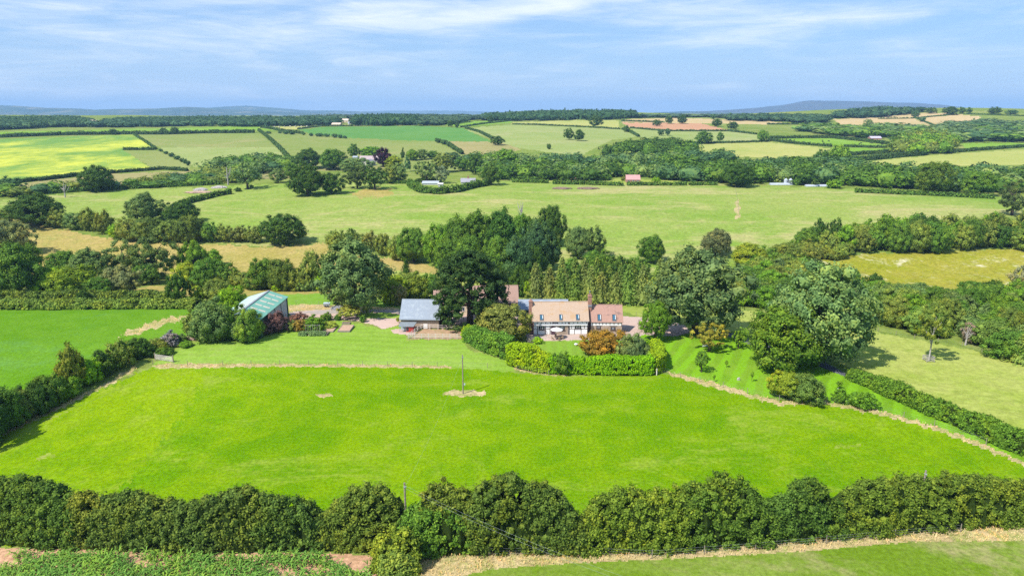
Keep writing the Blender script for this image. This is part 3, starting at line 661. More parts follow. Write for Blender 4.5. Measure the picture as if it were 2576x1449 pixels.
hills([(1500,293),(1620,289),(1700,283),(1800,279),(1900,272),(1960,266),(2005,258),(2035,253.5),(2100,254),(2200,256.5),(2300,260),(2365,264),(2430,272),(2520,279),(2700,284),(2900,290)], 11000, 1500, HEATH, 4)
hills([(1580,292),(1650,284),(1720,281),(1790,283),(1900,285),(2100,288)], 9000, 900, HILLM, 5)
# ------------------------------------------------------------------ foreground hedgerow (each section a thing of its own)
def near_hedge(pts, half, col, label, seed, rcl=.60, leaf=.15, dens=1.15):
    """pts: (u, row of the front foot, row of the top)"""
    pts2 = []
    for u, b, t in pts:
        p = P(u, b); q = on_ground(p.x, p.y + half * .95); uu, vv = project(q.x, q.y, q.z); pts2.append((float(uu), float(vv), t + 9))
    return hedge(pts2, half, 0, col, label, seed, rcl, leaf, dens, 'sections of the overgrown foreground hedgerow', name='hedge_section', nl=32)
near_hedge([(-160,1380,1215),(0,1376,1207),(60,1378,1200),(110,1380,1210),(150,1382,1222),(200,1384,1262)], 2.0, (0.062, 0.112, 0.016), 'dark glossy hedge section at the left end of the foreground hedgerow', 201)
near_hedge([(172,1380,1265),(215,1381,1240),(262,1383,1262)], 1.5, (0.12, 0.15, 0.02), 'narrow yellowish hedge section near the left end of the foreground hedgerow', 202)
near_hedge([(235,1384,1262),(290,1388,1243),(350,1390,1245),(420,1392,1252),(500,1394,1240),(560,1395,1225),(610,1396,1212),(660,1394,1235)], 2.1, (0.074, 0.116, 0.02), 'long grey-green hedge section rising to a point above the maize', 203)
near_hedge([(640,1394,1240),(700,1392,1240),(760,1390,1248),(808,1388,1285)], 2.0, (0.06, 0.106, 0.018), 'dark hedge section left of the dip in the foreground hedgerow', 204)
near_hedge([(792,1390,1290),(830,1388,1262),(870,1388,1235),(920,1389,1210),(965,1390,1214),(1000,1392,1245),(1020,1392,1285)], 2.2, (0.088, 0.13, 0.018), 'rounded olive hedge section left of the wooden pole', 205)
near_hedge([(985,1400,1300),(1030,1404,1266),(1080,1404,1258),(1140,1402,1262),(1200,1398,1300)], 2.4, (0.08, 0.16, 0.018), 'bright green bramble section in front of the wooden pole', 206, .55)
near_hedge([(1062,1385,1228),(1100,1384,1212),(1140,1386,1222),(1190,1390,1250)], 1.6, (0.105, 0.14, 0.018), 'yellow-tinged hedge section just right of the wooden pole', 207)
near_hedge([(1180,1398,1252),(1230,1398,1215),(1280,1398,1203),(1330,1398,1225),(1370,1398,1222),(1420,1398,1250),(1460,1398,1292),(1480,1398,1310)], 2.1, (0.072, 0.114, 0.018), 'dark two-humped hedge section left of the central gap', 208)
near_hedge([(1468,1396,1310),(1490,1396,1262),(1540,1396,1240),(1600,1396,1236),(1680,1393,1228),(1740,1388,1216)], 2.2, (0.1, 0.15, 0.016), 'yellow-green topped hazel section right of the central gap', 209)
near_hedge([(1725,1390,1222),(1780,1388,1208),(1830,1385,1200),(1880,1380,1212),(1930,1376,1245),(1950,1374,1262)], 2.2, (0.074, 0.128, 0.016), 'highest dark green hump of the hedgerow right of centre', 210)
near_hedge([(1935,1374,1250),(1985,1370,1232),(2010,1366,1205),(2035,1364,1196),(2060,1362,1205),(2085,1360,1225),(2120,1358,1255)], 1.9, (0.058, 0.108, 0.016), 'dark pointed hedge section with spiky shoots', 211)
near_hedge([(2105,1358,1252),(2150,1355,1222),(2190,1352,1205),(2250,1348,1195),(2310,1342,1188)], 2.1, (0.092, 0.138, 0.016), 'yellowish hedge section left of the leaning pole', 212)
near_hedge([(2305,1343,1190),(2370,1338,1196),(2440,1333,1192),(2500,1330,1196),(2540,1326,1205),(2600,1322,1215),(2800,1305,1215)], 2.2, (0.088, 0.134, 0.016), 'mixed green hedge section at the right end of the foreground hedgerow', 213)
near_hedge([(945,1440,1345),(985,1450,1330),(1020,1452,1338),(1050,1446,1365)], 1.5, (0.15, 0.2, 0.02), 'lime green bush spilling out of the hedge beside the maize', 214, .5)
near_hedge([(960,1520,1405),(1000,1524,1400),(1045,1520,1408)], 1.2, (0.125, 0.18, 0.03), 'low green bush at the bottom edge left of the straw verge', 215, .45)

# ------------------------------------------------------------------ garden hedges
hedge([(1180,855,823),(1210,872,828),(1250,890,836),(1290,905,848)], 1.7, 0, (0.088,0.184,0.022), 'tall mixed green hedge curving down from the paddock corner', 221, .6, .17, 1.2)
hedge([(1172,852,823),(1182,858,823),(1196,862,826)], 1.3, 0, (0.193,0.300,0.010), 'rounded bright green end of the garden hedge beside the paddock rails', 222, .4, .14, 1.3)
hedge([(1287,914,862),(1310,922,865),(1345,930,872),(1385,935,890)], 1.7, 0, (0.201,0.300,0.007), 'bright lime clipped hedge bulging at the left corner of the garden', 223, .42, .14, 1.2, boxy=True)
hedge([(1383,937,893),(1440,938,895),(1520,940,898),(1600,941,900),(1640,940,896)], 1.3, 0, (0.144,0.298,0.006), 'long clipped hedge along the front of the garden', 224, .36, .13, 1.3, boxy=True)
hedge([(1640,940,893),(1660,930,888),(1656,905,868),(1645,882,852)], 1.2, 0, (0.201,0.300,0.010), 'clipped yellow-green hedge turning back along the orchard side of the garden', 225, .36, .13, 1.3, boxy=True)
hedge([(1438,824,806),(1475,824,806)], .8, 0, (0.175,0.300,0.013), 'small clipped box hedge in the courtyard', 226, .3, .13, 1.2, boxy=True) if False else None
hedge([(1195,828,803),(1222,828,804)], .9, 0, (0.175,0.300,0.010), 'short clipped box hedge behind the paddock by the dark pine', 227, .3, .13, 1.2, boxy=True)
# roadside hedge lower right
hedge([(2138,948,926),(2200,975,944),(2260,1002,966),(2320,1030,990),(2400,1062,1020),(2480,1098,1052),(2576,1140,1090),(2700,1196,1140)], 1.7, 0, (0.081,0.158,0.015), 'long trimmed hedge running diagonally beside the dry field on the right', 231, .5, .17, 1.1)

# ------------------------------------------------------------------ garden and farm trees
T('tall', 895, 786, 604, 172, (.100,.165,.052), 'big grey-green poplar with a broad crown beside the green barn drive', parts=True)
T('pine', 1182, 822, 634, 180, (0.038,0.074,0.018), 'very dark spreading pine standing in front of the barns', parts=True, tb=.07)
T('oak', 1264, 852, 767, 116, (0.149,0.166,0.037), 'drooping olive-green tree between the pine and the white house', parts=True, tb=.05)
T('tall', 1747, 840, 632, 212, (.100,.165,.052), 'large silvery green poplar over the gravel yard right of the house', parts=True, tb=.13)
T('tall', 2052, 915, 672, 218, (.100,.165,.052), 'tall grey-green tree behind the sycamore by the lane', parts=True, tb=.08)
T('oak', 1972, 926, 770, 172, (.078,.150,.014), 'dense bright-leaved sycamore in front of the lane bend', parts=True, tb=.06)
T('oak', 1648, 857, 762, 66, 'gn', 'small bushy tree on the lawn edge by the gravel yard', parts=True, tb=.2)
T('airy', 1784, 884, 815, 76, (0.228,0.210,0.027), 'yellowing apple tree with orange tints on the orchard lawn', parts=True, tb=.2)
T('airy', 1857, 876, 832, 34, 'gn', 'small pale green fruit tree near the lane', parts=True, tb=.22)
T('airy', 1764, 936, 884, 38, 'md', 'small dark fruit tree on the striped lawn', parts=True, tb=.28)
T('airy', 2336, 908, 760, 76, 'ol', 'slender birch with a white trunk standing alone in the dry field', parts=True, tb=.34, name='birch_tree', trunkm=TRUNK_BIRCH)
T('oak', 1972, 998, 936, 70, 'yg', 'low spreading yellow-green fruit tree by the boundary fence', parts=True, tb=.12)
T('bush', 2020, 1005, 944, 92, (0.088,0.149,0.027), 'dense rounded grey-green bush beside the spreading fruit tree')
T('bush', 2112, 1012, 978, 36, 'gn', 'small shrub at the fence, left of a pair')
T('bush', 2168, 1024, 986, 62, 'gn', 'wider shrub at the fence, right of a pair')
T('bush', 1521, 895, 832, 100, 'org', 'round orange-brown maple on the garden lawn')
T('bush', 1591, 918, 842, 64, (0.096,0.149,0.050), 'tall grey-green shrub right of the orange maple')
T('bush', 1412, 940, 886, 48, 'md', 'dark shrub growing out of the front garden hedge')
T('bush', 1622, 865, 852, 22, 'lm', 'small lime shrub behind the grey-green one')
T('airy', 878, 803, 770, 58, (0.210,0.228,0.037), 'small leaning fruit tree beside the drive', parts=True, tb=.2)
T('bush', 821, 806, 787, 30, 'md', 'round bush at the corner of the gravel drive')
T('bush', 914, 810, 794, 17, 'md', 'little round bush on the lawn by the drive')
T('bush', 850, 805, 790, 18, 'md', 'little bush beside the leaning fruit tree')
T('bush', 697, 834, 786, 56, 'pu', 'purple-leaved shrub in front of the green barn')
T('bush', 668, 842, 806, 40, 'pu', 'second purple shrub close to the barn corner')
T('bush', 752, 812, 787, 42, (0.175,0.088,0.062), 'thin reddish purple shrub at the edge of the drive')
T('bush', 737, 831, 806, 32, 'ol', 'small olive shrub in the kitchen garden')
T('bush', 754, 832, 803, 36, 'rs', 'rusty orange and green shrub in the kitchen garden')
T('bush', 790, 828, 797, 58, 'gn', 'leafy green clump in the middle of the kitchen garden')
T('bush', 829, 824, 810, 40, (0.228,0.280,0.037), 'low yellow-green planting behind the raised beds')
T('bush', 1352, 862, 848, 30, 'lm', 'low lime green shrub on the terrace edge')
T('bush', 1337, 860, 846, 24, 'lav', 'small lavender bush by the terrace')
T('airy', 1092, 805, 792, 10, 'yg', 'sapling on the grass left of the slate barn') if False else T('airy', 1001, 812, 797, 9, 'yg', 'tiny sapling on the grass left of the slate barn', parts=False)
for u, b, t, w, l in [(1827,924,906,9,'tiny sapling with a leafy top beside the dark fruit tree'),(1796,960,942,7,'thin bare sapling near the rust-coloured verge'),(1891,960,934,9,'young sapling low on the orchard lawn'),(1904,930,905,9,'slim sapling near the stone outcrop'),(2110,978,958,16,'small straggly sapling near the roadside hedge')]:
    T('airy', u, b, t, w, 'gn', l, 'saplings on the orchard lawn', parts=True, tb=.45, name='sapling')
T('bush', 2490, 1096, 1080, 16, 'md', 'lone small bush in the lower right verge')
# bushes round the green barn
G = 'shrubs round the green barn'
for u, b, t, w, c, l in [(497,852,778,62,'ol','olive shrub at the left end of the barn thicket'),(540,855,758,96,'gg','widest grey-green bush of the barn thicket'),(585,850,768,70,'md','dark bush in the middle of the barn thicket'),
        (630,856,780,66,(0.108,0.184,0.025),'bright leafy bush at the corner of the green barn'),(606,858,800,50,'gg','low grey bush in front of the barn thicket'),(588,790,722,66,'lm','yellow-green tree behind the green barn'),
        (556,770,722,56,'ol','olive bush left of the yellow-green one behind the barn'),(518,830,792,40,'md','small dark bush inside the barn thicket')]:
    T('bush', u, b, t, w, c, l, G)
# hedge of separate bushes on the left
G = 'bushes of the ragged hedge between the two left fields'
for u, b, t, w, c, l in [(-40,1120,990,130,'dk','biggest dark bush at the left picture edge'),(12,1082,978,92,'md','dark green bush second from the left picture edge'),(52,1060,985,74,'ol','olive bush third along the ragged hedge'),(92,1042,962,70,'dk','dark bush with a pointed top in the ragged hedge'),
        (128,1020,945,76,(0.067,0.123,0.015),'wide leafy bush left of the tall thorn tree'),(160,1005,950,66,'gn','bright bush at the foot of the tall thorn tree'),(186,982,870,60,(.14,.17,.02),'tall yellowish thorn tree in the ragged hedge'),(228,965,903,60,'lm','lime green bush right of the tall thorn tree'),
        (262,945,885,62,'dk','dark bush in the middle of the ragged hedge'),(302,925,860,62,'ol','tall olive bush left of the field gate'),(345,898,853,66,'dk','dark thorn bush behind the field gate'),(322,905,868,50,'yg','yellowish bush beside the field gate'),
        (398,880,850,46,'ol','low olive bush beyond the field gate'),(430,868,836,48,'lav','greyish lavender bush in the weedy corner'),(412,893,874,42,'md','small dark bush near the lawn bank'),(455,862,842,34,'gg','low grey bush near the soil heap'),(468,872,856,30,'gn','low green bush by the soil heap')]:
    T('bush', u, b, t, w, c, l, G)

# ------------------------------------------------------------------ thickets behind the left pasture
hedge([(-120,775),(0,776),(120,776),(250,775),(380,774),(500,774)], 2.6, 2.7, (0.123,0.184,0.027), 'low bramble hedge along the top of the left pasture', 241, .75, .26)
hedge([(-120,756),(0,757),(100,757),(200,756),(350,757),(440,758)], 2.2, 3.1, (0.091,0.140,0.022), 'taller ragged hedge behind the brambles', 242, .8, .28)
G = 'trees and bushes of the left thicket'
for k, u, b, t, w, c, l in [('oak',-40,742,600,130,'dk','dark tree cut by the left picture edge above the pasture'),('oak',45,742,612,128,'md','largest round tree at the far left of the thicket'),('oak',18,640,553,92,(0.149,0.184,0.062),'pale thin tree at the left picture edge'),('airy',62,640,562,60,(0.149,0.184,0.062),'second pale thin tree near the left picture edge'),
        ('bush',123,738,676,80,'lm','bright lime bush in front of the big left tree'),('bush',186,742,672,100,(0.126,0.201,0.015),'broad yellow-green bush right of the lime one'),('oak',232,712,628,84,'gg','grey-green tree above the yellow-green bush'),
        ('oak',165,690,632,74,'md','dark tree behind the lime bushes'),('bush',262,742,694,70,'md','dark bush beside the tan bank'),('oak',305,738,672,84,(0.131,0.149,0.056),'greyish thorn tree on the tan bank'),
        ('airy',318,702,606,88,'gg','tall loose ash with gaps in its crown'),('airy',392,704,596,112,(0.091,0.140,0.035),'tallest loose ash of the left thicket'),('bush',372,716,664,56,'md','dark bush under the tall ash'),('bush',340,718,676,40,'lm','small lime bush under the tall ash'),
        ('oak',492,694,610,66,(0.102,0.184,0.015),'bright crowned tree right of the tall ash'),('oak',540,668,628,40,'gn','small round tree with open ground behind'),('bush',452,768,686,48,'dk','dark upright bush breaking the low hedge'),('bush',212,762,728,32,'dk','dark bush breaking the low hedge further left'),
        ('bush',478,722,660,66,'yg','yellow-green bush left of the dark bush'),('bush',527,722,652,76,'md','dark green bush in the middle thicket'),('bush',574,720,664,60,'md','second dark green bush in the middle thicket'),('bush',550,760,702,66,'ol','olive bush near the barn roof'),
        ('bush',500,762,722,46,'yg','yellowish bush low in the middle thicket'),('bush',606,722,684,56,'ol','olive bush above the barn roof'),('bush',642,728,690,56,'ol','olive bush right of the barn ridge'),('bush',668,727,652,72,'md','dark thorn behind the barn'),('bush',712,730,654,70,(0.079,0.123,0.021),'second dark thorn behind the barn'),
        ('bush',752,730,678,66,'ol','olive thorn above the bright strip'),('bush',792,728,634,62,'ol','tall olive tree left of the poplar'),('bush',770,732,700,40,'gg','low grey bush by the bright strip'),('bush',818,734,684,38,'lm','yellow-green bush touching the poplar'),('bush',700,732,712,30,'lm','small pale bush by the bright strip')]:
    T(k, u, b, t, w, c, l, G)
# between poplar and pine
G = 'bushes between the poplar and the pine'
for k, u, b, t, w, c, l in [('bush',992,764,694,66,'yg','yellow-green bush right of the poplar'),('bush',1046,756,690,72,(0.102,0.149,0.018),'dark yellowish bush behind the slate barn'),('bush',1086,754,688,60,'md','dark bush against the pine'),('larch',1022,694,650,42,'dk','small dark conical fir in the golden grass'),('bush',1020,712,686,44,'ol','low olive bush under the fir'),
        ('airy',1004,768,714,40,(0.228,0.210,0.088),'half-dead grey bush left of the slate barn')]:
    T(k, u, b, t, w, c, l, G)

# ------------------------------------------------------------------ hedgerow of thorns and trees left of the big meadow
G = 'bushes of the old hedgerow at the foot of the left hill'
for k, u, b, t, w, c, l in [('oak',92,566,492,122,'dk','broad dark oak above the golden slope'),('bush',18,562,524,44,'ol','olive bush left of the broad dark oak'),('bush',148,572,528,50,'ol','first olive bush right of the broad oak'),('bush',190,576,534,54,'gg','grey-green bush second right of the oak'),('bush',228,580,528,48,'ol','olive bush third right of the oak'),('bush',264,588,534,44,(0.123,0.158,0.025),'yellow-olive bush fourth right of the oak'),
        ('bush',297,602,560,40,'lm','small lime bush in the row'),('bush',330,604,550,64,'ol','broad olive bush under the conical tree'),('bush',378,606,548,70,(0.096,0.140,0.027),'grey-olive bush in mid row'),('bush',428,607,552,62,'ol','olive bush left of the dark pair'),('bush',482,608,545,72,(0.088,0.137,0.025),'largest olive bush in mid row'),('bush',530,608,560,46,'md','green bush in the second half of the row'),('bush',566,607,568,44,'ol','olive bush near the row end'),('bush',604,608,569,44,(0.096,0.123,0.027),'dull olive bush near the row end'),('bush',640,610,570,44,'ol','last olive bush of the row'),
        ('tall',366,560,488,86,'gg','cone-shaped grey-green tree in the hedgerow'),('oak',460,560,507,68,'dk','dark round tree right of the conical one'),('bush',420,556,530,44,'md','green bush between the two hedgerow trees')]:
    T(k, u, b, t, w, c, l, G)
T('oak', 712, 613, 542, 98, 'dk', 'lone dark oak in the meadow left of the poplar')
G = 'bushes at the lower edge of the big meadow'
for k, u, b, t, w, c, l in [('bush',850,628,580,54,'ol','olive bush left of the meadow-edge row'),('bush',892,626,582,54,'ol','second olive bush of the meadow-edge row'),('bush',930,630,586,42,(0.140,0.158,0.031),'yellow-olive bush of the meadow-edge row'),('bush',962,642,586,40,'ol','narrow olive bush of the meadow-edge row'),('bush',998,655,590,44,'ol','olive bush touching the round dark tree'),('oak',1041,660,574,72,'md','round dark green tree at the end of the meadow-edge row')]:
    T(k, u, b, t, w, c, l, G)
# copse behind the farm
G = 'trees of the dark copse behind the farm'
for k, u, b, t, w, c, l in [('oak',1112,668,566,74,'gn','mid green tree on the left edge of the copse'),('oak',1160,672,550,82,'md','round tree left in the copse'),('oak',1205,664,536,92,'md','high domed tree left of the copse middle'),('oak',1262,664,534,96,(0.045,0.108,0.018),'high domed dark tree in the copse middle'),('oak',1312,664,540,84,'md','domed tree right of the copse middle'),
        ('oak',1352,680,560,76,'bl','blue-green dark tree on the right side of the copse'),('oak',1386,618,518,64,'dk','highest ragged tree at the back of the copse'),('oak',1384,678,590,54,'dk','dark low tree on the right edge of the copse'),('oak',1130,690,604,66,'md','front left tree of the copse'),('oak',1180,694,596,80,'md','front tree beside the pine top'),('oak',1300,705,600,80,'bl','front dark tree right of the pine'),('oak',1340,700,620,66,'dk','front dark tree nearest the larches'),('oak',1252,700,596,80,'md','front tree behind the pine top')]:
    T(k, u, b, t, w, c, l, G)
G = 'trees round the larch row'
for k, u, b, t, w, c, l in [('bush',1316,745,668,66,'dk','dark grey bush left of the larches'),('airy',1330,758,704,24,'lm','thin yellow-green sapling by the larches'),('airy',1346,760,700,26,(0.210,0.245,0.075),'thin pale birch left of the larches'),('oak',1452,648,571,64,'gg','left of two grey-green willows in the meadow edge'),('oak',1492,648,574,62,(0.088,0.144,0.033),'right of two grey-green willows in the meadow edge'),
        ('bush',1500,690,630,66,'md','dark bush behind the larches'),('oak',1638,660,594,66,'md','dark two-tone tree left of the big poplar'),('bush',1600,700,648,60,'md','bush between larches and poplar'),('bush',1555,700,645,60,'dk','dark bush behind the middle larches'),('bush',1440,700,650,50,'md','bush behind the left larches'),('oak',1800,642,578,70,(0.105,0.119,0.048),'brownish thin tree above the poplar'),
        ('oak',1882,672,615,84,(0.193,0.236,0.018),'yellow-topped tree right of the poplar'),('bush',1930,670,625,60,'md','dark bush right of the yellow-topped tree'),('bush',1975,655,614,70,'ol','olive bush right of the poplar')]:
    T(k, u, b, t, w, c, l, G)
# larches, two ranks
rl = random.Random(5)
ORD = ['leftmost', 'second', 'third', 'fourth', 'fifth', 'sixth', 'seventh', 'eighth', 'ninth', 'tenth', 'eleventh', 'twelfth', 'thirteenth', 'fourteenth', 'fifteenth']
for i, u in enumerate(range(1352, 1730, 30)):
    T('larch', u + rl.uniform(-4, 4), 740 + rl.uniform(-3, 3), 650 + rl.uniform(-8, 18), 66, rl.choice(['la', 'la2', 'la']), f'{ORD[i]} larch from the left in the back rank behind the white house', 'larches in the back rank', parts=False)
for i, u in enumerate(range(1345, 1700, 34)):
    T('larch', u + rl.uniform(-4, 4), 758 + (u - 1345) * .035, 668 + rl.uniform(-12, 20), 74, rl.choice(['la', 'la2', (0.175,0.245,0.037)]), f'{ORD[i]} larch from the left in the front rank behind the white house', 'larches in the front rank', parts=False)

# ------------------------------------------------------------------ woods on the right
n = 0
n += wood([(1845,775),(1990,765),(2110,752),(2150,740),(2090,700),(2040,682),(1900,672),(1835,700)], 6.6, (4, 7.5), ['bush','oak'], ['md','ol','gg','md','gn'], 'the thicket', 'trees between the two big poplars', 301)
n += wood([(2165,812),(2300,845),(2400,858),(2576,918),(2720,960),(2720,775),(2576,758),(2400,762),(2250,760),(2130,752)], 6.1, (5, 8), ['oak','tall','larch','bush','larch'], ['md','gg','gn','la','md','ol'], 'the right plantation', 'trees of the right plantation', 302)
n += wood([(2015,640),(2120,636),(2350,634),(2576,628),(2720,624),(2720,588),(2576,584),(2300,596),(2130,606),(2010,628)], 7.6, (8, 13), ['oak','bush','tall','oak'], ['md','ol','gn','dk','ol'], 'the meadow belt', 'trees of the right meadow belt', 303)
n += wood([(1990,664),(2110,652),(2150,640),(2060,630),(1980,640)], 5.2, (4, 6.5), ['bush'], ['ol','md','ol'], 'the thorn patch', 'thorns at the left end of the right meadow belt', 304)
for k, u, b, t, w, c, l in [('oak',2195,752,690,56,'dk','dark tree rising from the left end of the right plantation'),('bush',2240,752,716,36,'lm','yellow-green bush at the top of the right plantation'),('oak',2490,770,706,60,'dk','dark tree above the right end of the plantation'),('bush',2330,842,800,70,(0.149,0.210,0.018),'yellow-green bush behind the lone birch'),('airy',2560,750,668,50,(0.175,0.175,0.088),'grey thin tree at the right picture edge'),
        ('airy',2545,542,458,70,(0.061,0.088,0.025),'half-dead dark oak at the right edge of the big meadow'),('airy',2432,864,812,34,'bn','brown dead-leaved bush at the foot of the plantation')]:
    T(k, u, b, t, w, c, l)
for u, b, t, w in [(2013,607,594,14),(2034,604,592,12)]: T('bush', u, b, t, w, 'dk', 'tiny dark bush on the big meadow near the right belt', 'pair of tiny bushes on the meadow', parts=False)

# ------------------------------------------------------------------ the valley belt beyond the big meadow: woods that read as masses
def far_wood(name, poly, sp_m, hr, cols, seed, label, conif=0.0, fine=False, wk=1.35):
    pts = scatter_points(poly, sp_m, seed); rg = np.random.default_rng(seed)
    if not pts: return
    protos = FW_FINE if fine else FW_FAR; by = {}
    for p in pts: by.setdefault(int(rg.integers(len(cols))), []).append(p)
    base = None
    Vs, Qs, Ts, Mq, Mt = [], [], [], [], []; off = 0
    for ci, ps in by.items():
        for p in ps:
            if rg.random() < conif: V, Q, T3 = FW_CON; h = rg.uniform(*hr) * 1.2; w = sp_m * .8
            else: V, Q, T3 = protos[rg.integers(len(protos))]; h = rg.uniform(*hr); w = sp_m * wk * rg.uniform(.8, 1.25)
            a = rg.uniform(0, 6.28); c, s = math.cos(a), math.sin(a)
            Vs.append(np.stack([(V[:, 0] * c - V[:, 1] * s) * w + p.x, (V[:, 0] * s + V[:, 1] * c) * w + p.y, V[:, 2] * h + p.z], 1))
            Qs.append(Q + off); Ts.append(T3 + off); Mq.append(np.full(len(Q), ci)); Mt.append(np.full(len(T3), ci)); off += len(V)
    mats = [wood_leaf(c) for c in cols]
    o = mo(name, mesh_np(name, np.concatenate(Vs), np.concatenate(Qs), np.concatenate(Ts), mats, np.concatenate(Mq + Mt)))
    return tag(o, label, 'woodland', None, 'stuff')
FW_FAR = [lite(500 + k, 14, 9, .085, 'round', (.15, .23)) for k in range(3)]
FW_FINE = [lite(530 + k, 20, 17, .058, 'dome', (.12, .20)) for k in range(4)]
_cn = conifer(520, 6, 6, 3, .085); FW_CON = (_cn[0], _cn[1], np.zeros((0, 3), int))
_wl = {}
def wood_leaf(c):
    c = C[c] if isinstance(c, str) else c
    if c not in _wl: _wl[c] = foliage_mat('wood_foliage', (*c, 1), .5)
    return _wl[c]
far_wood('woodland', [(1215,456),(1300,452),(1480,455),(1560,446),(1640,446),(1690,457),(1800,462),(2100,468),(2330,482),(2640,492),(2640,450),(2576,447),(2330,444),(2100,438),(1800,436),(1600,436),(1400,434),(1230,432)], 14.5, (8.5, 13), ['md','dk','bl','md','gg','dk'], 311, 'long dark belt of trees beyond the big meadow', 0, True)
far_wood('woodland', [(1520,400),(1560,399),(1745,402),(1748,380),(1650,372),(1560,380)], 15, (11, 15), ['dk','md','dk'], 312, 'domed hill wood above the valley belt', 0, True)
far_wood('woodland', [(1180,425),(1290,424),(1470,420),(1560,418),(1750,420),(1860,412),(1840,402),(1500,410),(1300,408),(1180,408)], 14, (8, 12), ['md','gg','bl'], 313, 'second line of trees behind the valley belt', 0, True)
far_wood('woodland', [(2250,392),(2400,388),(2400,362),(2330,352),(2265,362)], 15, (12, 17), ['md','gn','ol'], 314, 'round copse on the right hillside', 0, True)
far_wood('woodland', [(1990,326),(2090,345),(2250,350),(2300,365),(2420,358),(2576,356),(2640,350),(2640,330),(2560,322),(2380,330),(2250,325),(2100,325)], 34, (8, 13), ['md','bl','gg'], 315, 'loose trees scattered among the small fields of the right hillside')
far_wood('woodland', [(0,500),(120,484),(573,462),(640,452),(600,438),(540,440),(470,450),(300,472),(120,479),(0,492)], 12, (3.5, 7.5), ['md','bl','ol'], 316, 'stream-side scrub below the left fields', 0, True)
far_wood('woodland', [(500,440),(560,434),(640,440),(720,430),(735,408),(660,410),(600,416),(540,425)], 14, (7, 12), ['md','bl','gg'], 317, 'trees left of the village', 0, True)
far_wood('woodland', [(1860,440),(2000,438),(2170,440),(2160,424),(2050,418),(1860,425)], 14, (8, 12), ['md','dk','bl'], 318, 'upper right part of the valley belt', 0, True)
for k, u, b, t, w, c, l in [('oak',245,482,419,70,'dk','big dark oak standing alone above the stream on the left'),('bush',30,482,448,56,'bl','bluish bush at the left edge under the flowering field'),('airy',623,476,408,62,'gg','tall grey-green willow at the top of the left meadow'),
        ('oak',774,492,417,80,'dk','first oak of the meadow group, largest and darkest'),('oak',835,488,436,60,'dk','second oak of the meadow group'),('airy',899,474,421,68,(0.061,0.096,0.022),'third oak of the meadow group with a visible trunk'),('airy',943,477,420,60,(0.052,0.105,0.018),'fourth oak of the meadow group standing on a bare bank'),
        ('oak',777,424,377,64,'dk','round dark oak above the meadow oaks'),('oak',838,426,376,64,'md','round green oak left of the village house'),('tall',890,398,364,30,'md','round tree above the village house'),('bush',934,396,368,54,'gn','pale green tree behind the village house'),('oak',965,420,373,42,'cp','dark copper beech beside the village house'),
        ('oak',895,430,398,72,'gg','grey-green tree in front of the village house'),('tall',993,422,392,44,'yg','yellowish tree right of the copper beech'),('tall',1014,404,372,10,'dk','slim dark columnar poplar in the village'),('tall',1026,432,394,17,'bl','blue-green tree beside the columnar poplar'),('oak',984,460,416,56,'ol','olive tree below the copper beech'),('oak',1003,460,414,46,'gg','grey-green tree below the yellowish one'),
        ('tall',1038,404,376,32,'gn','green tree right of the columnar poplar'),('tall',1063,402,376,30,(0.105,0.158,0.037),'pale cone-shaped village tree'),('airy',1074,460,404,62,'gg','open tree with a forked trunk above the hedged bungalow'),('oak',1089,400,380,28,'md','small round village tree'),('oak',1113,434,387,56,'ol','dull green tree left of the far woodland'),
        ('airy',1112,462,418,36,'pale','silvery willow beside the hedged bungalow'),('oak',1140,415,384,50,'bl','dark village tree right of the olive one'),('oak',1197,440,388,46,'dk','dark tree left of the valley belt'),('oak',1236,466,414,46,'dk','dark tree at the end of the bungalow hedge'),('oak',1270,424,376,62,'gn','pale green tree at the left end of the valley belt'),('oak',1165,430,398,44,'md','green tree between willow and valley belt'),
        ('oak',1855,470,414,72,'dk','dark tree behind the big meadow with a white tank beneath'),('oak',2345,488,408,74,(0.079,0.131,0.018),'tallest olive-green tree on the right of the valley belt'),('oak',2455,492,432,72,'md','round tree right of the tallest olive one'),('bush',2107,418,366,46,'gn','bright round tree right of the straw field'),('oak',2066,418,378,42,'md','darker round tree beside the bright one'),
        ('oak',1770,362,331,42,'md','leafy tree left of the straw field'),('bush',2098,474,452,34,'gn','bright bush below the valley belt'),('bush',2003,466,450,22,'md','dark bush in front of the white tunnels'),('bush',2048,468,454,24,'gg','grey bush in front of the white tunnels'),('bush',1570,455,444,18,'ol','olive bush by the pink-roofed shed'),('bush',1528,454,440,24,'md','dark bush left of the pink-roofed shed'),
        ('bush',1650,458,446,20,'lm','lime bush right of the pink-roofed shed'),('bush',1600,456,446,18,'lm','small lime bush right beside the pink-roofed shed'),('oak',700,460,426,48,'gg','grey tree left of the first meadow oak'),('oak',735,448,410,40,'md','tree above the first meadow oak')]:
    T(k, u, b, t, w, c, l)
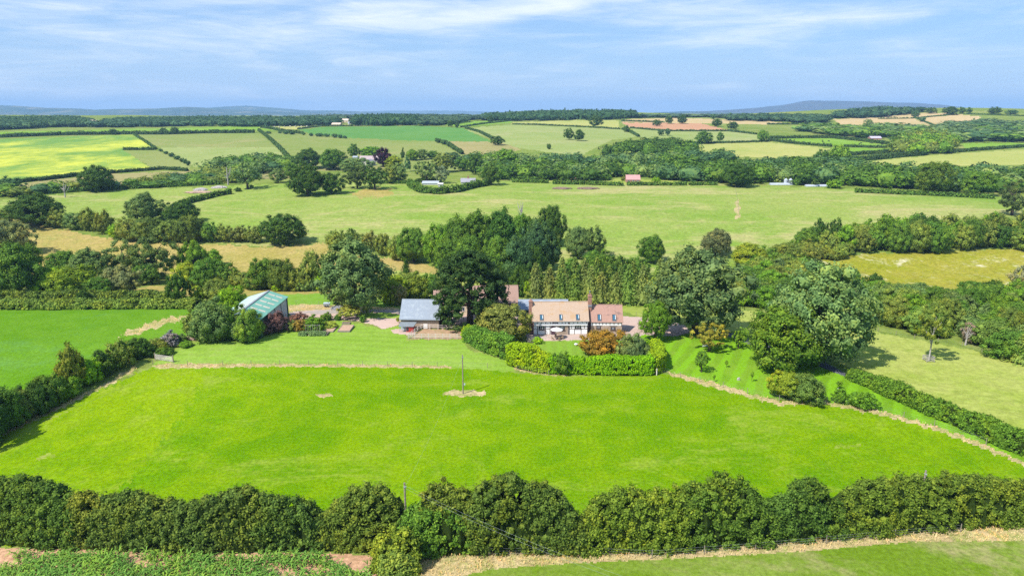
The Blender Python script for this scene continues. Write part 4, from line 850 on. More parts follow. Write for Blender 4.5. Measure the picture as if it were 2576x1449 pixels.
# lone hillside trees, small in the picture
for u, b, t, w, c, l in [(1431,352,324,27,'dk','left tree of the dark pair on the pale hillside'),(1457,355,327,27,'dk','right tree of the dark pair on the pale hillside'),(1381,376,361,12,'dk','single small tree below the dark pair'),(1252,366,343,32,'dk','round dark tree at the tip of the green crop'),(1498,320,292,38,'dk','dark oak before the hilltop wood'),
        (1652,318,302,22,'dk','tree on the bare soil field, leftmost'),(1683,312,292,18,'dk','tall tree behind the bare soil field'),(1716,312,290,22,'dk','pair-like tree behind the bare soil field'),(1794,301,287,16,'bl','small tree on the skyline above the stubble'),(1803,319,300,26,'dk','dark round tree right of the bare soil field'),(1836,303,285,14,'bl','narrow bluish tree on the skyline'),(1843,326,307,25,'dk','dark tree by the small green field'),
        (1662,342,326,15,'bl','left tree of a small pair under the soil field'),(1679,342,323,14,'bl','right tree of a small pair under the soil field'),(1576,333,316,15,'dk','small dark tree at the hedge corner'),(1811,357,333,18,'md','small tree left of the straw field'),(1917,357,328,30,'gn','green tree above the cow field'),(2302,296,279,18,'bl','bluish tree between the stubble fields'),(2342,286,271,24,'dk','round tree on the skyline above the stubble'),
        (2320,307,295,13,'bl','tiny tree at the fork of the stubble fields'),(2502,288,270,32,'dk','widest skyline tree near the right edge'),(2437,287,271,16,'dk','skyline tree third from the right edge'),(2419,287,270,15,'dk','skyline tree fourth from the right edge'),(2390,289,269,38,'dk','broad skyline clump above the stubble'),(2183,320,301,22,'gg','tree at the foot of the stubble hill'),(2545,288,277,26,'bl','low bluish skyline clump at the right edge'),
        (285,340,325,20,'dk','small tree in the hedge above the flowering field'),(412,338,322,18,'dk','first tree of a pair in the upper left hedge'),(440,338,321,24,'dk','second tree of a pair in the upper left hedge'),(430,312,300,14,'md','tree standing before the left wood'),(1132,320,303,14,'dk','left tree of a pair at the crop corner'),(1150,322,308,10,'dk','right tree of a pair at the crop corner'),(1234,309,291,18,'dk','dark tree before the plain on the left of centre'),(1640,296,287,14,'bl','small skyline tree above the stubble')]:
    T('oak' if w > 13 else 'bush', u, b, t, w, c, l, parts=False)
for i, (u, b, t, w) in enumerate([(705,336,329,10),(720,338,330,14),(735,339,331,14),(764,340,333,9),(783,343,335,10),(804,344,335,18),(822,345,336,14),(842,347,336,14),(856,348,338,14),(868,349,341,10),(676,337,330,12)]):
    T('bush', u, b, t, w, 'bl', ORD[i] + ' '+'dark bush in the gappy hedge under the green crop'+' from the left', 'bushes under the green crop', parts=False)
for i, (u, b, t, w) in enumerate([(405,382,374,9),(418,388,380,12),(432,395,384,14),(446,402,391,16),(458,408,398,12),(466,412,400,12),(474,417,404,10)]):
    T('bush', u, b, t, w, 'bl', ORD[i] + ' '+'blue-green bush stepping down the left hillside'+' from the left', 'bushes stepping down the left hillside', parts=False)
for i, (u, b, t, w) in enumerate([(1104,360,350,14),(1118,364,351,16),(1130,370,357,12),(1142,377,366,12),(1156,384,374,12)]):
    T('bush', u, b, t, w, 'bl', ORD[i] + ' '+'bush in the diagonal hedge between the tan fields'+' from the left', 'bushes between the tan fields', parts=False)

# ------------------------------------------------------------------ far hedges
HB = (.050, .098, .028)
def fh(pts, h, half, label, seed, col=HB, **k): hedge(pts, half, h, col, label, seed, dens=.7, inner=0, **k)
fh([(-150,352),(0,347),(150,341),(285,339),(420,339),(520,336),(640,335)], 5.5, 3, 'thick dark hedge along the top of the flowering field', 401)
fh([(336,339),(362,355),(393,376)], 2.5, 1.5, 'thin hedge down the right side of the flowering field', 402)
fh([(311,378),(350,378),(392,378)], 3.2, 1.8, 'short dark hedge at the notch of the flowering field', 403)
fh([(93,456),(160,448),(215,441),(275,437),(410,427),(473,431)], 3, 1.8, 'dark hedge along the bottom of the flowering field', 404)
fh([(-60,468),(50,460),(85,456)], 3, 1.8, 'hedge piece at the bottom left corner of the flowering field', 405)
fh([(651,329),(672,345),(700,370),(726,398)], 3.6, 2, 'hedge running down the hill left of the tan pasture', 406)
fh([(656,322),(680,325),(709,331),(764,338)], 4, 2, 'bushy hedge under the straw field with pale bales', 407)
fh([(749,326),(804,319),(889,318)], 2.4, 2, 'hedge at the top left of the green crop', 408)
fh([(1159,321),(1220,312),(1288,305),(1340,303)], 2.5, 2, 'hedge above the green crop towards the knoll', 409)
fh([(1172,324),(1205,333),(1239,350)], 3.4, 2, 'dotted hedge right of the green crop', 410)
fh([(1097,356),(1129,366),(1164,389)], 4, 2, 'hedge between olive and tan pastures in the centre', 411)
fh([(1288,314),(1350,315),(1413,318),(1480,321),(1538,325),(1560,326)], 2.6, 2, 'long thin hedge across the pale hillside', 412)
fh([(1566,326),(1590,335),(1607,345)], 3, 2, 'short hedge dropping from the bare soil field', 413)
fh([(1586,323),(1640,328),(1688,331),(1760,331),(1836,331),(1903,339)], 2.8, 2, 'hedge under the bare soil field', 414)
fh([(1563,306),(1610,307),(1671,309)], 3, 2, 'broken hedge between stubble and bare soil', 415)
fh([(1930,314),(2010,314),(2090,316)], 3, 2, 'hedge right of the stubble strip', 416)
fh([(1745,362),(1850,360),(1932,357)], 2.6, 1.8, 'hedge along the top of the straw field', 417)
fh([(1932,354),(1992,362),(2040,366),(2092,370)], 3.6, 2, 'left hedge below the cow pasture', 418)
fh([(2122,370),(2180,372),(2247,373)], 3.2, 2, 'right hedge below the cow pasture', 419)
fh([(1932,350),(2030,348),(2090,348),(2170,356),(2240,365)], 4, 2.2, 'hedge above the cow pasture', 420)
fh([(2132,408),(2200,402),(2260,396),(2330,390)], 5, 3.5, 'thick double hedge above the ochre field', 421)
fh([(2130,392),(2190,388),(2243,385)], 4, 2.4, 'bushy hedge above the thick double hedge', 422)
fh([(2382,386),(2450,380),(2576,371),(2700,362)], 3.6, 2.4, 'hedge along the top of the ochre field on the right', 423)
fh([(2209,300),(2294,299),(2407,289)], 2, 1.5, 'thin hedge between the two stubble slopes', 424)
fh([(2300,296),(2322,306),(2345,315)], 1.5, 1.2, 'thin track-side hedge on the stubble hill', 425)
fh([(2430,288),(2520,291),(2640,296)], 2, 1.5, 'thin hedge under the skyline trees at the right', 426)
HG = (.072, .140, .022)
fh([(1288,459),(1330,460),(1380,461)], 2.4, 1.6, 'clipped hedge at the top of the big meadow, first piece from the left', 431, HG, leaf=.5)
fh([(1391,463),(1480,465),(1568,468)], 2.8, 1.8, 'clipped hedge at the top of the big meadow, second piece', 432, HG, leaf=.5)
fh([(1577,467),(1650,467),(1727,467)], 2.4, 1.6, 'clipped hedge at the top of the big meadow, third piece', 433, HG, leaf=.5)
fh([(1736,467),(1770,466),(1803,466)], 2.2, 1.6, 'clipped hedge at the top of the big meadow, short fourth piece', 434, HG, leaf=.5)
fh([(1262,453),(1320,452),(1373,453)], 2.2, 1.6, 'second hedge behind the first clipped piece', 435, HG, leaf=.5)
fh([(1033,466),(1038,473),(1062,485),(1104,488),(1147,484),(1190,473),(1229,466)], 4.4, 2.4, 'curved hedge wrapped round the bungalow garden', 436, HG, leaf=.42)
fh([(1034,463),(1060,458),(1100,457)], 2.6, 1.6, 'low hedge behind the bungalow garden', 437, HG, leaf=.5)
fh([(940,462),(985,462),(1031,462)], 2.4, 1.6, 'low hedge left of the bungalow garden', 438, HG, leaf=.5)
fh([(462,515),(490,508),(540,495),(580,488)], 3.4, 2, 'dark hedge slanting across the left meadow', 439, HG, leaf=.45)
T('bush', 599, 482, 472, 18, 'dk', 'lone round bush beyond the slanting hedge', parts=False)
fh([(110,488),(250,479),(400,472),(560,464)], 2.8, 2, 'hedge along the top of the left meadow', 440, HG, leaf=.5)
fh([(2150,484),(2240,488),(2340,492),(2500,500)], 2.6, 2, 'hedge under the valley belt on the right', 441, HG, leaf=.5)

# ------------------------------------------------------------------ far woods on the ridge
far_wood('woodland', [(-150,332),(0,328),(120,322),(235,320),(235,310),(180,302),(0,303),(-150,304)], 17, (8, 12), [tuple(q * 1.7 for q in (.026,.055,.022))], 501, 'dark wood behind the upper left hedge')
far_wood('woodland', [(225,322),(330,321),(500,318),(620,320),(770,318),(850,315),(850,306),(700,303),(500,303),(300,306)], 17, (8, 12), [tuple(q * 1.7 for q in (.024,.052,.022))], 502, 'long dark wood behind the left fields', .12)
far_wood('woodland', [(892,318),(960,318),(1045,316),(1045,306),(960,303),(892,307)], 15, (13, 17), [tuple(q * 1.7 for q in (.022,.050,.018))], 503, 'square dark plantation behind the green crop', .2)
far_wood('woodland', [(1225,306),(1300,305),(1420,304),(1560,301),(1600,297),(1590,291),(1480,288),(1330,292),(1225,298)], 20, (11, 15), [tuple(q * 1.7 for q in (.022,.050,.018))], 504, 'hilltop wood with pointed firs on the skyline', .35)
far_wood('woodland', [(2092,300),(2200,297),(2310,287),(2325,281),(2200,281),(2120,289)], 22, (10, 14), [tuple(q * 1.7 for q in (.022,.048,.02))], 505, 'wood along the top of the stubble hill')
far_wood('woodland', [(1830,304),(1960,308),(2100,314),(2090,302),(2000,297),(1870,297)], 24, (9, 12), [tuple(q * 1.7 for q in (.024,.05,.022))], 506, 'wood left of the stubble hill')
far_wood('woodland', [(780,304),(900,303),(1100,303),(1225,304),(1225,298),(1000,297),(780,298)], 34, (8, 12), [tuple(q * 1.7 for q in (.03,.055,.03))], 507, 'blurred band of distant trees left of centre')
far_wood('woodland', [(1600,298),(1750,296),(1900,299),(2100,299),(2100,294),(1800,292),(1600,293)], 40, (5, 8), [tuple(q * 1.7 for q in (.03,.055,.03))], 508, 'blurred band of distant trees right of centre')
far_wood('woodland', [(1046,320),(1180,310),(1150,303),(1100,302),(1046,308)], 26, (8, 13), [tuple(q * 1.7 for q in (.03,.055,.026))], 509, 'scrubby trees right of the square plantation')
far_wood('woodland', [(2330,345),(2576,345),(2640,340),(2640,322),(2500,312),(2400,318),(2330,330)], 20, (7, 12), [tuple(q * 1.7 for q in (.038,.066,.026))], 510, 'tangled small trees on the right hillside')
# ------------------------------------------------------------------ buildings
def tile_mat(name, a, b, patch, course=.28, pscale=.7, pa=.5, rough=.85):
    m, N = newmat(name); g = N.n('ShaderNodeTexCoord').outputs['Object']
    n1 = N.noise(g, pscale, 5, .65, .4); n2 = N.noise(g, 6, 4, .7)
    sx = N.n('ShaderNodeSeparateXYZ'); N.link(g, sx.inputs[0])
    row = N.m('FRACT', N.m('DIVIDE', sx.outputs[2], course)); col = N.mix(N.ramp(n2, .35, .65), a, b)
    col = N.mix(N.m('MULTIPLY', N.ramp(n1, .58 - pa * .15, .70 - pa * .1), .8), col, patch)
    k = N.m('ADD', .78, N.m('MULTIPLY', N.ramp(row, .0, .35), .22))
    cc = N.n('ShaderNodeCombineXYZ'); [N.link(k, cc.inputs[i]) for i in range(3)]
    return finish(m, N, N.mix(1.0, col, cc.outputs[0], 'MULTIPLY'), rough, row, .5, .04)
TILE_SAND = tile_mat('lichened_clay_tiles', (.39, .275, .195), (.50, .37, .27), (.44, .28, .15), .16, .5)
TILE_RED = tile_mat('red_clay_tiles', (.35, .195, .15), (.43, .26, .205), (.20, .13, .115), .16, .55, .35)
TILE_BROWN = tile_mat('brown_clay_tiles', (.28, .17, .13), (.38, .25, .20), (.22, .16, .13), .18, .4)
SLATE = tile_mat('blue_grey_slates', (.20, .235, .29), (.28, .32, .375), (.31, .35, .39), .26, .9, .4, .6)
PLASTER = plain('white_plaster', (.86, .85, .83), .9, .07, 1.2)
STONE = plain('sandstone_rubble', (.42, .33, .25), .95, .4, 3.2, c2=(.27, .20, .15))
BRICK = plain('red_brick', (.40, .23, .17), .9, .35, 4, c2=(.25, .12, .09))
TIMBER = plain('dark_oak_timber', (.075, .05, .04), .85, .4, 3)
WHITE = plain('white_paint', (.78, .77, .75), .6, .06, 2)
RAIL = plain('weathered_white_rail', (.66, .60, .54), .85, .3, 5)
POST = plain('weathered_grey_post', (.30, .25, .20), .95, .4, 5)
DOOR = plain('dark_door', (.10, .055, .075), .6, .3, 2)
LEAD = plain('lead_flashing', (.25, .26, .28), .6, .2, 3)
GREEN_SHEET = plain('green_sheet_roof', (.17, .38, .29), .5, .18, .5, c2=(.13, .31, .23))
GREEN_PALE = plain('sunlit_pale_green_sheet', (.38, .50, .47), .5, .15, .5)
GREEN_DARK = plain('dark_green_cladding', (.045, .095, .075), .6, .3, 1)
ROOFLIGHT = plain('yellowed_rooflight', (.54, .49, .38), .5, .15, 1)
SHUTTER = plain('pale_blue_grey_shutter', (.46, .55, .60), .5, .15, 1)
STEEL = plain('grey_steel', (.35, .38, .40), .45, .2, 2)
RED = plain('red_painted_boards', (.42, .055, .045), .6, .3, 2)
FELT = plain('grey_roofing_felt', (.20, .225, .24), .9, .2, 2)
def glass_mat():
    m, N = newmat('window_glass'); return finish(m, N, (.02, .035, .055), .08, None, 0, 0, 0, .6)
GLASS = glass_mat(); BLUEGLASS = plain('sky_reflecting_glass', (.04, .12, .19), .12, .1, 1, spec=.6)
def root_between(u0, r0, u1, r1, name, label, cat='building', group=None):
    a, b = P(u0, r0), P(u1, r1); z = min(a.z, b.z); L = math.hypot(b.x - a.x, b.y - a.y)
    return empty(name, (a.x, a.y, z), math.atan2(b.y - a.y, b.x - a.x), label, cat, group), L, Vector((a.x, a.y, z))
def gable(root, L, D, He, Hr, wall, roof, over=.25, th=.14, x0=0.0, y0=0.0, base=-.6, wname='wall', ridge=None):
    m = D / 2
    V = [(0, 0, base), (L, 0, base), (L, D, base), (0, D, base), (0, 0, He), (L, 0, He), (L, D, He), (0, D, He), (0, m, Hr), (L, m, Hr)]
    V = [(x + x0, y + y0, z) for x, y, z in V]
    w = pm(wname, V, [(0, 1, 5, 4), (2, 3, 7, 6), (1, 2, 6, 9, 5), (3, 0, 4, 8, 7)], wall, root)
    sl = (Hr - He) / m; out = []
    for s in (0, 1):
        ye, yr = (-over, m) if s == 0 else (D + over, m); ze, zr = He - over * sl + .03, Hr + .03
        A = [(-over, ye, ze), (L + over, ye, ze), (L + over, yr, zr), (-over, yr, zr)]
        Vv = [(x + x0, y + y0, z) for x, y, z in A] + [(x + x0, y + y0, z + th) for x, y, z in A]
        F = BOXF if s == 0 else [f[::-1] for f in BOXF]
        out.append(pm('roof', Vv, F, roof, root))
    if ridge: tubes('ridge_tiles', [([(x0 - over, y0 + m, Hr + .10), (x0 + L + over, y0 + m, Hr + .10)], [.14, .14])], ridge, root, sides=6)
    return out
def on_slope(xa, xb, ta, tb_, D, He, Hr, over, x0=0, y0=0, lift=.17, h=.06):
    """box lying on the front roof slope, ta..tb fractions from eave edge to ridge"""
    m = D / 2; sl = (Hr - He) / m; ye, ze = -over, He - over * sl + .03
    pt = lambda t: (ye + (m - ye) * t, ze + (Hr + .03 - ze) * t)
    (ya, za), (yb, zb) = pt(ta), pt(tb_); n = Vector((0, -(zb - za), (yb - ya))).normalized()
    A = [Vector((xa + x0, ya + y0, za)), Vector((xb + x0, ya + y0, za)), Vector((xb + x0, yb + y0, zb)), Vector((xa + x0, yb + y0, zb))]
    return [tuple(a + n * (lift)) for a in A] + [tuple(a + n * (lift + h)) for a in A]
def skylight(root, xa, xb, ta, tb_, D, He, Hr, over, x0=0, y0=0):
    f = pm('skylight', on_slope(xa, xb, ta, tb_, D, He, Hr, over, x0, y0, .13, .10), BOXF, TIMBER, root)
    e = .10; dt = .025
    pm('pane', on_slope(xa + e, xb - e, ta + dt, tb_ - dt, D, He, Hr, over, x0, y0, .235, .012), BOXF, BLUEGLASS, f)
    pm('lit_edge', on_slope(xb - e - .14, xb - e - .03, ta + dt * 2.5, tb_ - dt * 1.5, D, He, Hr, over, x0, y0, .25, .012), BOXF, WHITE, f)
    pm('flashing', on_slope(xa - .05, xb + .05, ta - .03, ta - .002, D, He, Hr, over, x0, y0, .15, .03), BOXF, LEAD, f)
def window(root, xa, xb, za, zb, y, n=3, mat=None, sill=True):
    mat = mat or TIMBER; t = .07
    L = [(xa, y - .06, za, xb, y - .01, za + t), (xa, y - .06, zb - t, xb, y - .01, zb), (xa, y - .06, za + t, xa + t, y - .01, zb - t), (xb - t, y - .06, za + t, xb, y - .01, zb - t)]
    w = boxes('window', L, mat, root); iw = (xb - xa - 2 * t) / n
    for i in range(1, n): box('mullion', xa + t + iw * i - .03, y - .055, za + t, xa + t + iw * i + .03, y - .012, zb - t, WHITE if mat is TIMBER else mat, w)
    box('pane', xa + t, y - .035, za + t, xb - t, y - .004, zb - t, GLASS, w)
    if sill: box('sill', xa - .12, y - .16, za - .10, xb + .12, y - .002, za - .003, TIMBER, w)
    return w
# --- half timbered farmhouse
HR, L, O = root_between(1341.5, 842, 1478, 841, 'farmhouse', 'long half-timbered white farmhouse with a sandy tiled roof and three roof windows', 'house')
D = 6.6; He = height_for(O, 806.5); Hr = height_for(O + Vector((0, D / 2, 0)), 760.5); OV = .3
gable(HR, L, D, He, Hr, PLASTER, TILE_SAND, OV, ridge=TILE_SAND)
zx = lambda v: (v - 560) / (1665 - 560) * L
zz = lambda v: (1020 - v) / 275 * He
for v in (562, 640, 725, 812, 905, 950, 1055, 1140, 1210, 1370, 1460, 1550, 1640): box('stud', zx(v) - .065, -.05, zz(812), zx(v) + .065, -.004, He - .02, TIMBER, HR)
box('main_post', zx(1285) - .18, -.07, 0, zx(1285) + .12, -.004, He - .02, TIMBER, HR)
for v in (645, 805, 900, 1660): box('stud', zx(v) - .08, -.05, .12, zx(v) + .08, -.004, zz(845), TIMBER, HR)
for v in (1395, 1530): box('stud', zx(v) - .06, -.05, .12, zx(v) + .06, -.004, zz(912), TIMBER, HR)
for v in (1335, 1595): box('stud', zx(v) - .06, -.05, zz(900), zx(v) + .06, -.004, zz(845), TIMBER, HR)
for a, b in ((565, 643), (808, 900), (1290, 1655)): box('rail', zx(a), -.045, zz(915), zx(b), -.003, zz(907), TIMBER, HR)
box('sill_beam', 0, -.06, 0, zx(905), -.003, .12, STONE, HR); box('sill_beam', zx(1292), -.06, 0, L, -.003, .12, STONE, HR)
box('ledge', zx(572), -.30, zz(838), zx(1655), -.008, zz(820), WHITE, HR)
box('corner_post', -.06, -.08, 0, .12, -.006, He, BRICK, HR)
box('gutter', -.2, -OV - .16, He - .28, L + .2, -OV - .04, He - .18, LEAD, HR)
box('door_recess', zx(918), -.04, 0, zx(1012), -.002, zz(848), DOOR, HR)
box('stone_panel', zx(1014), -.05, 0, zx(1262), -.002, zz(845), STONE, HR)
window(HR, zx(672), zx(788), zz(922), zz(852), -.02, 3); window(HR, zx(1088), zx(1196), zz(928), zz(856), -.06, 3); window(HR, zx(1402), zx(1528), zz(900), zz(836), -.02, 4); window(HR, zx(957), zx(1052), zz(806), zz(758), -.03, 3, sill=False)
for a, b in ((690, 765), (1085, 1150), (1425, 1495)): skylight(HR, zx(a), zx(b), .085, .36, D, He, Hr, OV)
def chimney(parent, x0, y0, x1, y1, z0, z1, pots=2, mat=None):
    c = box('chimney', x0, y0, z0, x1, y1, z1, mat or BRICK, parent)
    box('cap_course', x0 - .08, y0 - .08, z1 - .28, x1 + .08, y1 + .08, z1 - .12, mat or BRICK, c)
    for i in range(pots):
        xx = x0 + (x1 - x0) * (i + .5) / pots; tubes('pot', [([(xx, (y0 + y1) / 2, z1), (xx, (y0 + y1) / 2, z1 + .45)], [.15, .11])], BRICK, c, sides=8)
    return c
zt = height_for(O + Vector((0, 2.8, 0)), 756); chimney(HR, -.95, 2.3, -.10, 3.3, -.5, zt, 1)
box('chimney_shoulder', -1.25, 1.9, -.5, -.05, 3.7, 2.7, BRICK, HR)
zt = height_for(O + Vector((L, 2.8, 0)), 744); ch = chimney(HR, L + .32, 2.5, L + 1.15, 3.5, 2.0, zt, 2)
box('flashing', L + .24, 2.4, Hr - 1.0, L + 1.25, 3.6, Hr - .55, LEAD, ch)
tubes('cowl', [([(L + .7, 3.0, zt + .4), (L + .7, 3.0, zt + .95), (L + .7, 3.0, zt + 1.0)], [.06, .06, .2])], STEEL, ch, sides=8)
# brick lean-to on the left gable
pm('lean_to', [(-2.7, .6, -.5), (-.02, .6, -.5), (-.02, 5.4, -.5), (-2.7, 5.4, -.5), (-2.7, .6, 1.7), (-.02, .6, 2.75), (-.02, 5.4, 2.75), (-2.7, 5.4, 1.7)], [(0, 1, 5, 4), (2, 3, 7, 6), (3, 0, 4, 7), (1, 2, 6, 5)], BRICK, HR)
pm('lean_to_roof', [(-2.95, .4, 1.64), (-.02, .4, 2.80), (-.02, 5.6, 2.80), (-2.95, 5.6, 1.64), (-2.95, .4, 1.76), (-.02, .4, 2.92), (-.02, 5.6, 2.92), (-2.95, 5.6, 1.76)], BOXF, TILE_RED, HR)
box('side_door', -1.75, .54, 0, -.95, .597, 1.75, STEEL, HR)
# --- lower right wing
WR, WL, WO = root_between(1486, 838, 1564, 838.5, 'cottage_wing', 'lower red-tiled stone cottage wing with two blue roof windows, right of the farmhouse', 'house')
WD = 5.6; WHe = height_for(WO, 808); WHr = height_for(WO + Vector((0, WD / 2, 0)), 767.5)
gable(WR, WL, WD, WHe, WHr, STONE, TILE_RED, .25, ridge=TILE_RED)
wx = lambda v: (v - 1745) / (2365 - 1745) * (WL - .35) + .35; wz = lambda v: (1008 - v) / 253 * WHe
box('plaster_band', .02, -.03, wz(845), WL - .12, -.003, WHe - .02, PLASTER, WR)
for v in (1750, 1818, 1888, 1958, 2030, 2112, 2195, 2280, 2355): box('stud', wx(v) - .07, -.075, wz(825) if v < 2350 else wz(850), wx(v) + .07, -.034, WHe - .03, TIMBER, WR)
box('lintel', wx(1812), -.07, wz(852), wx(1950), -.035, wz(845), TIMBER, WR); box('lintel', wx(2100), -.07, wz(856), wx(2262), -.035, wz(849), TIMBER, WR)
window(WR, wx(1832), wx(1918), wz(908), wz(855), -.02, 3); window(WR, wx(2128), wx(2228), wz(932), wz(872), -.02, 3)
for a, b in ((1850, 1930), (2160, 2240)): skylight(WR, wx(a), wx(b), .10, .45, WD, WHe, WHr, .25)
box('shaded_link_wall', -.75, .5, -.5, -.01, 5.0, WHe + .3, TIMBER, WR)  # dark timber colour paints in the farmhouse's shadow on the link
# --- slate outbuilding behind
BR, BL, BO = root_between(1306, 797, 1428, 797, 'slate_outbuilding', 'long low grey-roofed outbuilding half hidden behind the farmhouse', 'outbuilding')
gable(BR, BL, 6.4, height_for(BO, 778.5), height_for(BO + Vector((0, 3.2, 0)), 754.5), TIMBER, SLATE, .3, ridge=SLATE)
box('bay_shade_panel', .5, -.04, 0, 4.4, -.002, 2.0, GREEN_DARK, BR)  # closed dark panel; the shade inside the bay is put into its colour
# --- brown barn
QR, QL, QO = root_between(1093, 792, 1302, 790, 'tiled_barn', 'long brown-tiled barn behind the dark pine', 'barn')
qe, qr = height_for(QO, 763), height_for(QO + Vector((0, 4.2, 0)), 721)
gable(QR, QL, 8.4, qe, qr, plain('cream_render', (.62, .52, .38), .9, .2, 1), TILE_BROWN, .35, ridge=TILE_BROWN)
for xx in (3.0, 7.0, 12.5, 17.0): window(QR, xx, xx + 1.1, 1.0, 2.2, -.02, 2, WHITE, False)
box('cart_door', 9.2, -.05, 0, 11.6, -.004, 2.5, TIMBER, QR)
box('boarding', .2, -.04, qe - .8, QL - .2, -.004, qe - .05, TIMBER, QR)
# --- slate barn
SR, SL, SO = root_between(1009.5, 826.5, 1104, 827.5, 'slate_barn', 'stone barn with a pale blue-grey slate roof beside the paddock', 'barn')
se, sr_ = height_for(SO, 800.5), height_for(SO + Vector((0, 4.2, 0)), 754)
gable(SR, SL, 8.4, se, sr_, STONE, SLATE, .35, ridge=SLATE)
box('eaves_board', 0, -.06, se - .55, SL, -.004, se - .02, TIMBER, SR); box('gutter', -.3, -.52, se - .30, SL + .3, -.40, se - .2, STEEL, SR)
box('end_boarding', SL + .004, .2, 1.5, SL + .05, 8.2, se, TIMBER, SR)
pm('gable_boarding', [(SL + .005, .1, se), (SL + .005, 8.3, se), (SL + .005, 4.2, sr_ - .05), (SL + .05, .1, se), (SL + .05, 8.3, se), (SL + .05, 4.2, sr_ - .05)], [(0, 1, 2), (3, 5, 4), (0, 3, 4, 1), (1, 4, 5, 2), (2, 5, 3, 0)], TIMBER, SR)
box('white_door', 5.6, -.05, .1, 6.6, -.003, 1.3, WHITE, SR); box('lean_store', SL + .06, 2.5, -.3, SL + 1.5, 6.5, 1.7, TIMBER, SR)
# --- red shed with wire run
RR, RL, RO = root_between(1005, 835, 1040, 835.5, 'poultry_shed', 'small red shed with a wire run in front of the slate barn', 'shed')
rh = height_for(RO, 821)
box('cabin', RL * .50, 0, -.2, RL, 1.9, rh - .05, RED, RR); box('hatch', RL * .52, -.04, .3, RL * .66, -.004, rh - .3, GLASS, RR)
pm('roof', [(-.15, -.25, rh - .04), (RL + .15, -.25, rh + .0), (RL + .45, 2.2, rh + .42), (-.15, 2.2, rh + .38), (-.15, -.25, rh + .04), (RL + .15, -.25, rh + .08), (RL + .45, 2.2, rh + .50), (-.15, 2.2, rh + .46)], BOXF, FELT, RR)
run = boxes('wire_run', [(0, 0, 0, .06, .06, rh - .05), (0, 1.9, 0, .06, 1.96, rh - .05), (RL * .24, 0, 0, RL * .27, .06, rh - .05), (0, -.005, .55, RL * .5, .035, .62)], STEEL, RR)
boxes('mesh_wire', [(k * RL * .5 / 9, .01, 0, k * RL * .5 / 9 + .012, .022, rh - .05) for k in range(1, 9)] + [(0, .012, k * .2, RL * .5, .024, k * .2 + .012) for k in range(1, 8)], STEEL, run)
box('back_panel', .07, 1.9, 0, RL * .5 - .01, 1.95, rh - .1, SHUTTER, RR)
# --- green barn: long axis runs away from the camera
gx0, gx1, gy0, gy1 = -69.6, -59.7, 154.2, 174.6; gz = float(hz(-62, 160)); GH, GP, gxr = 4.8, 6.35, -64.4
GR = empty('green_barn', (gx0, gy0, gz), 0, 'large green sheet-roofed barn with rows of yellowed roof lights and grey shutters', 'barn')
X, Y, xr = gx1 - gx0, gy1 - gy0, gxr - gx0
pm('wall', [(0, 0, -.8), (X, 0, -.8), (X, Y, -.8), (0, Y, -.8), (0, 0, GH), (X, 0, GH), (X, Y, GH), (0, Y, GH), (xr, 0, GP), (xr, Y, GP)], [(0, 1, 5, 8, 4), (2, 3, 7, 9, 6), (3, 0, 4, 7)], GREEN_DARK, GR)
def slope(x_e, x_r, za, zb, y0_, y1_, lift, h, name, mat, parent):
    A = [(x_e, y0_, za + lift), (x_e, y1_, za + lift), (x_r, y1_, zb + lift), (x_r, y0_, zb + lift)]; Vv = A + [(a, b, c + h) for a, b, c in A]
    F = BOXF if x_e > x_r else [f[::-1] for f in BOXF]
    return pm(name, Vv, F, mat, parent)
ov = .35; sE = (GP - GH) / (X - xr); sW = (GP - GH) / xr
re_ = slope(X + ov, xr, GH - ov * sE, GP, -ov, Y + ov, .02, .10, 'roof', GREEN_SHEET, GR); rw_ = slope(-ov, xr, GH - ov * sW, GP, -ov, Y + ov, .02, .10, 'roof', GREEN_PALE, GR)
def lerp(a, b, t): return a + (b - a) * t
for i in range(6):
    yb = Y * (.10 + .155 * i)
    for (ta, tb_) in ((.10, .44), (.50, .84)):
        slope(lerp(X, xr, ta), lerp(X, xr, tb_), lerp(GH, GP, ta), lerp(GH, GP, tb_), yb, yb + .85, .125, .02, 'roof_light', ROOFLIGHT, re_)
    slope(lerp(0, xr, .15), lerp(0, xr, .85), lerp(GH, GP, .15), lerp(GH, GP, .85), yb, yb + 1.0, .125, .02, 'roof_light', ROOFLIGHT, rw_)
boxes('ridge_cap', [(xr - .25, -ov, GP + .10, xr + .25, Y + ov, GP + .20)], LEAD, GR)
boxes('verge_trim', [(0, 0, 0, 0.01, 0.01, 0.01)], GREEN_PALE, GR) if False else None
for a, b in ((Y * .0, Y * .30),): box('cladding', X - .06, a, -.8, X, b, GH, GREEN_DARK, GR)
for yp in (Y * .305, Y * .53, Y * .755, Y * .985): box('column', X - .12, yp - .14, -.8, X + .04, yp + .14, GH, GREEN_DARK, GR)
box('shutter', X - .08, Y * .765, -.5, X - .02, Y * .975, GH - .35, SHUTTER, GR); box('shutter', X - .08, Y * .545, 2.4, X - .02, Y * .75, GH - .35, SHUTTER, GR); box('shutter', X - .08, Y * .315, 1.4, X - .02, Y * .52, GH - .35, SHUTTER, GR)
box('header', X - .1, Y * .30, GH - .35, X - .01, Y, GH, GREEN_DARK, GR); box('inner_floor', .1, .1, -.05, X - .1, Y - .1, .02, STONE, GR)
tubes('downpipe', [([(X + .1, Y - .1, GH), (X + .1, Y - .1, -.3)], [.07, .07])], GREEN_DARK, GR)

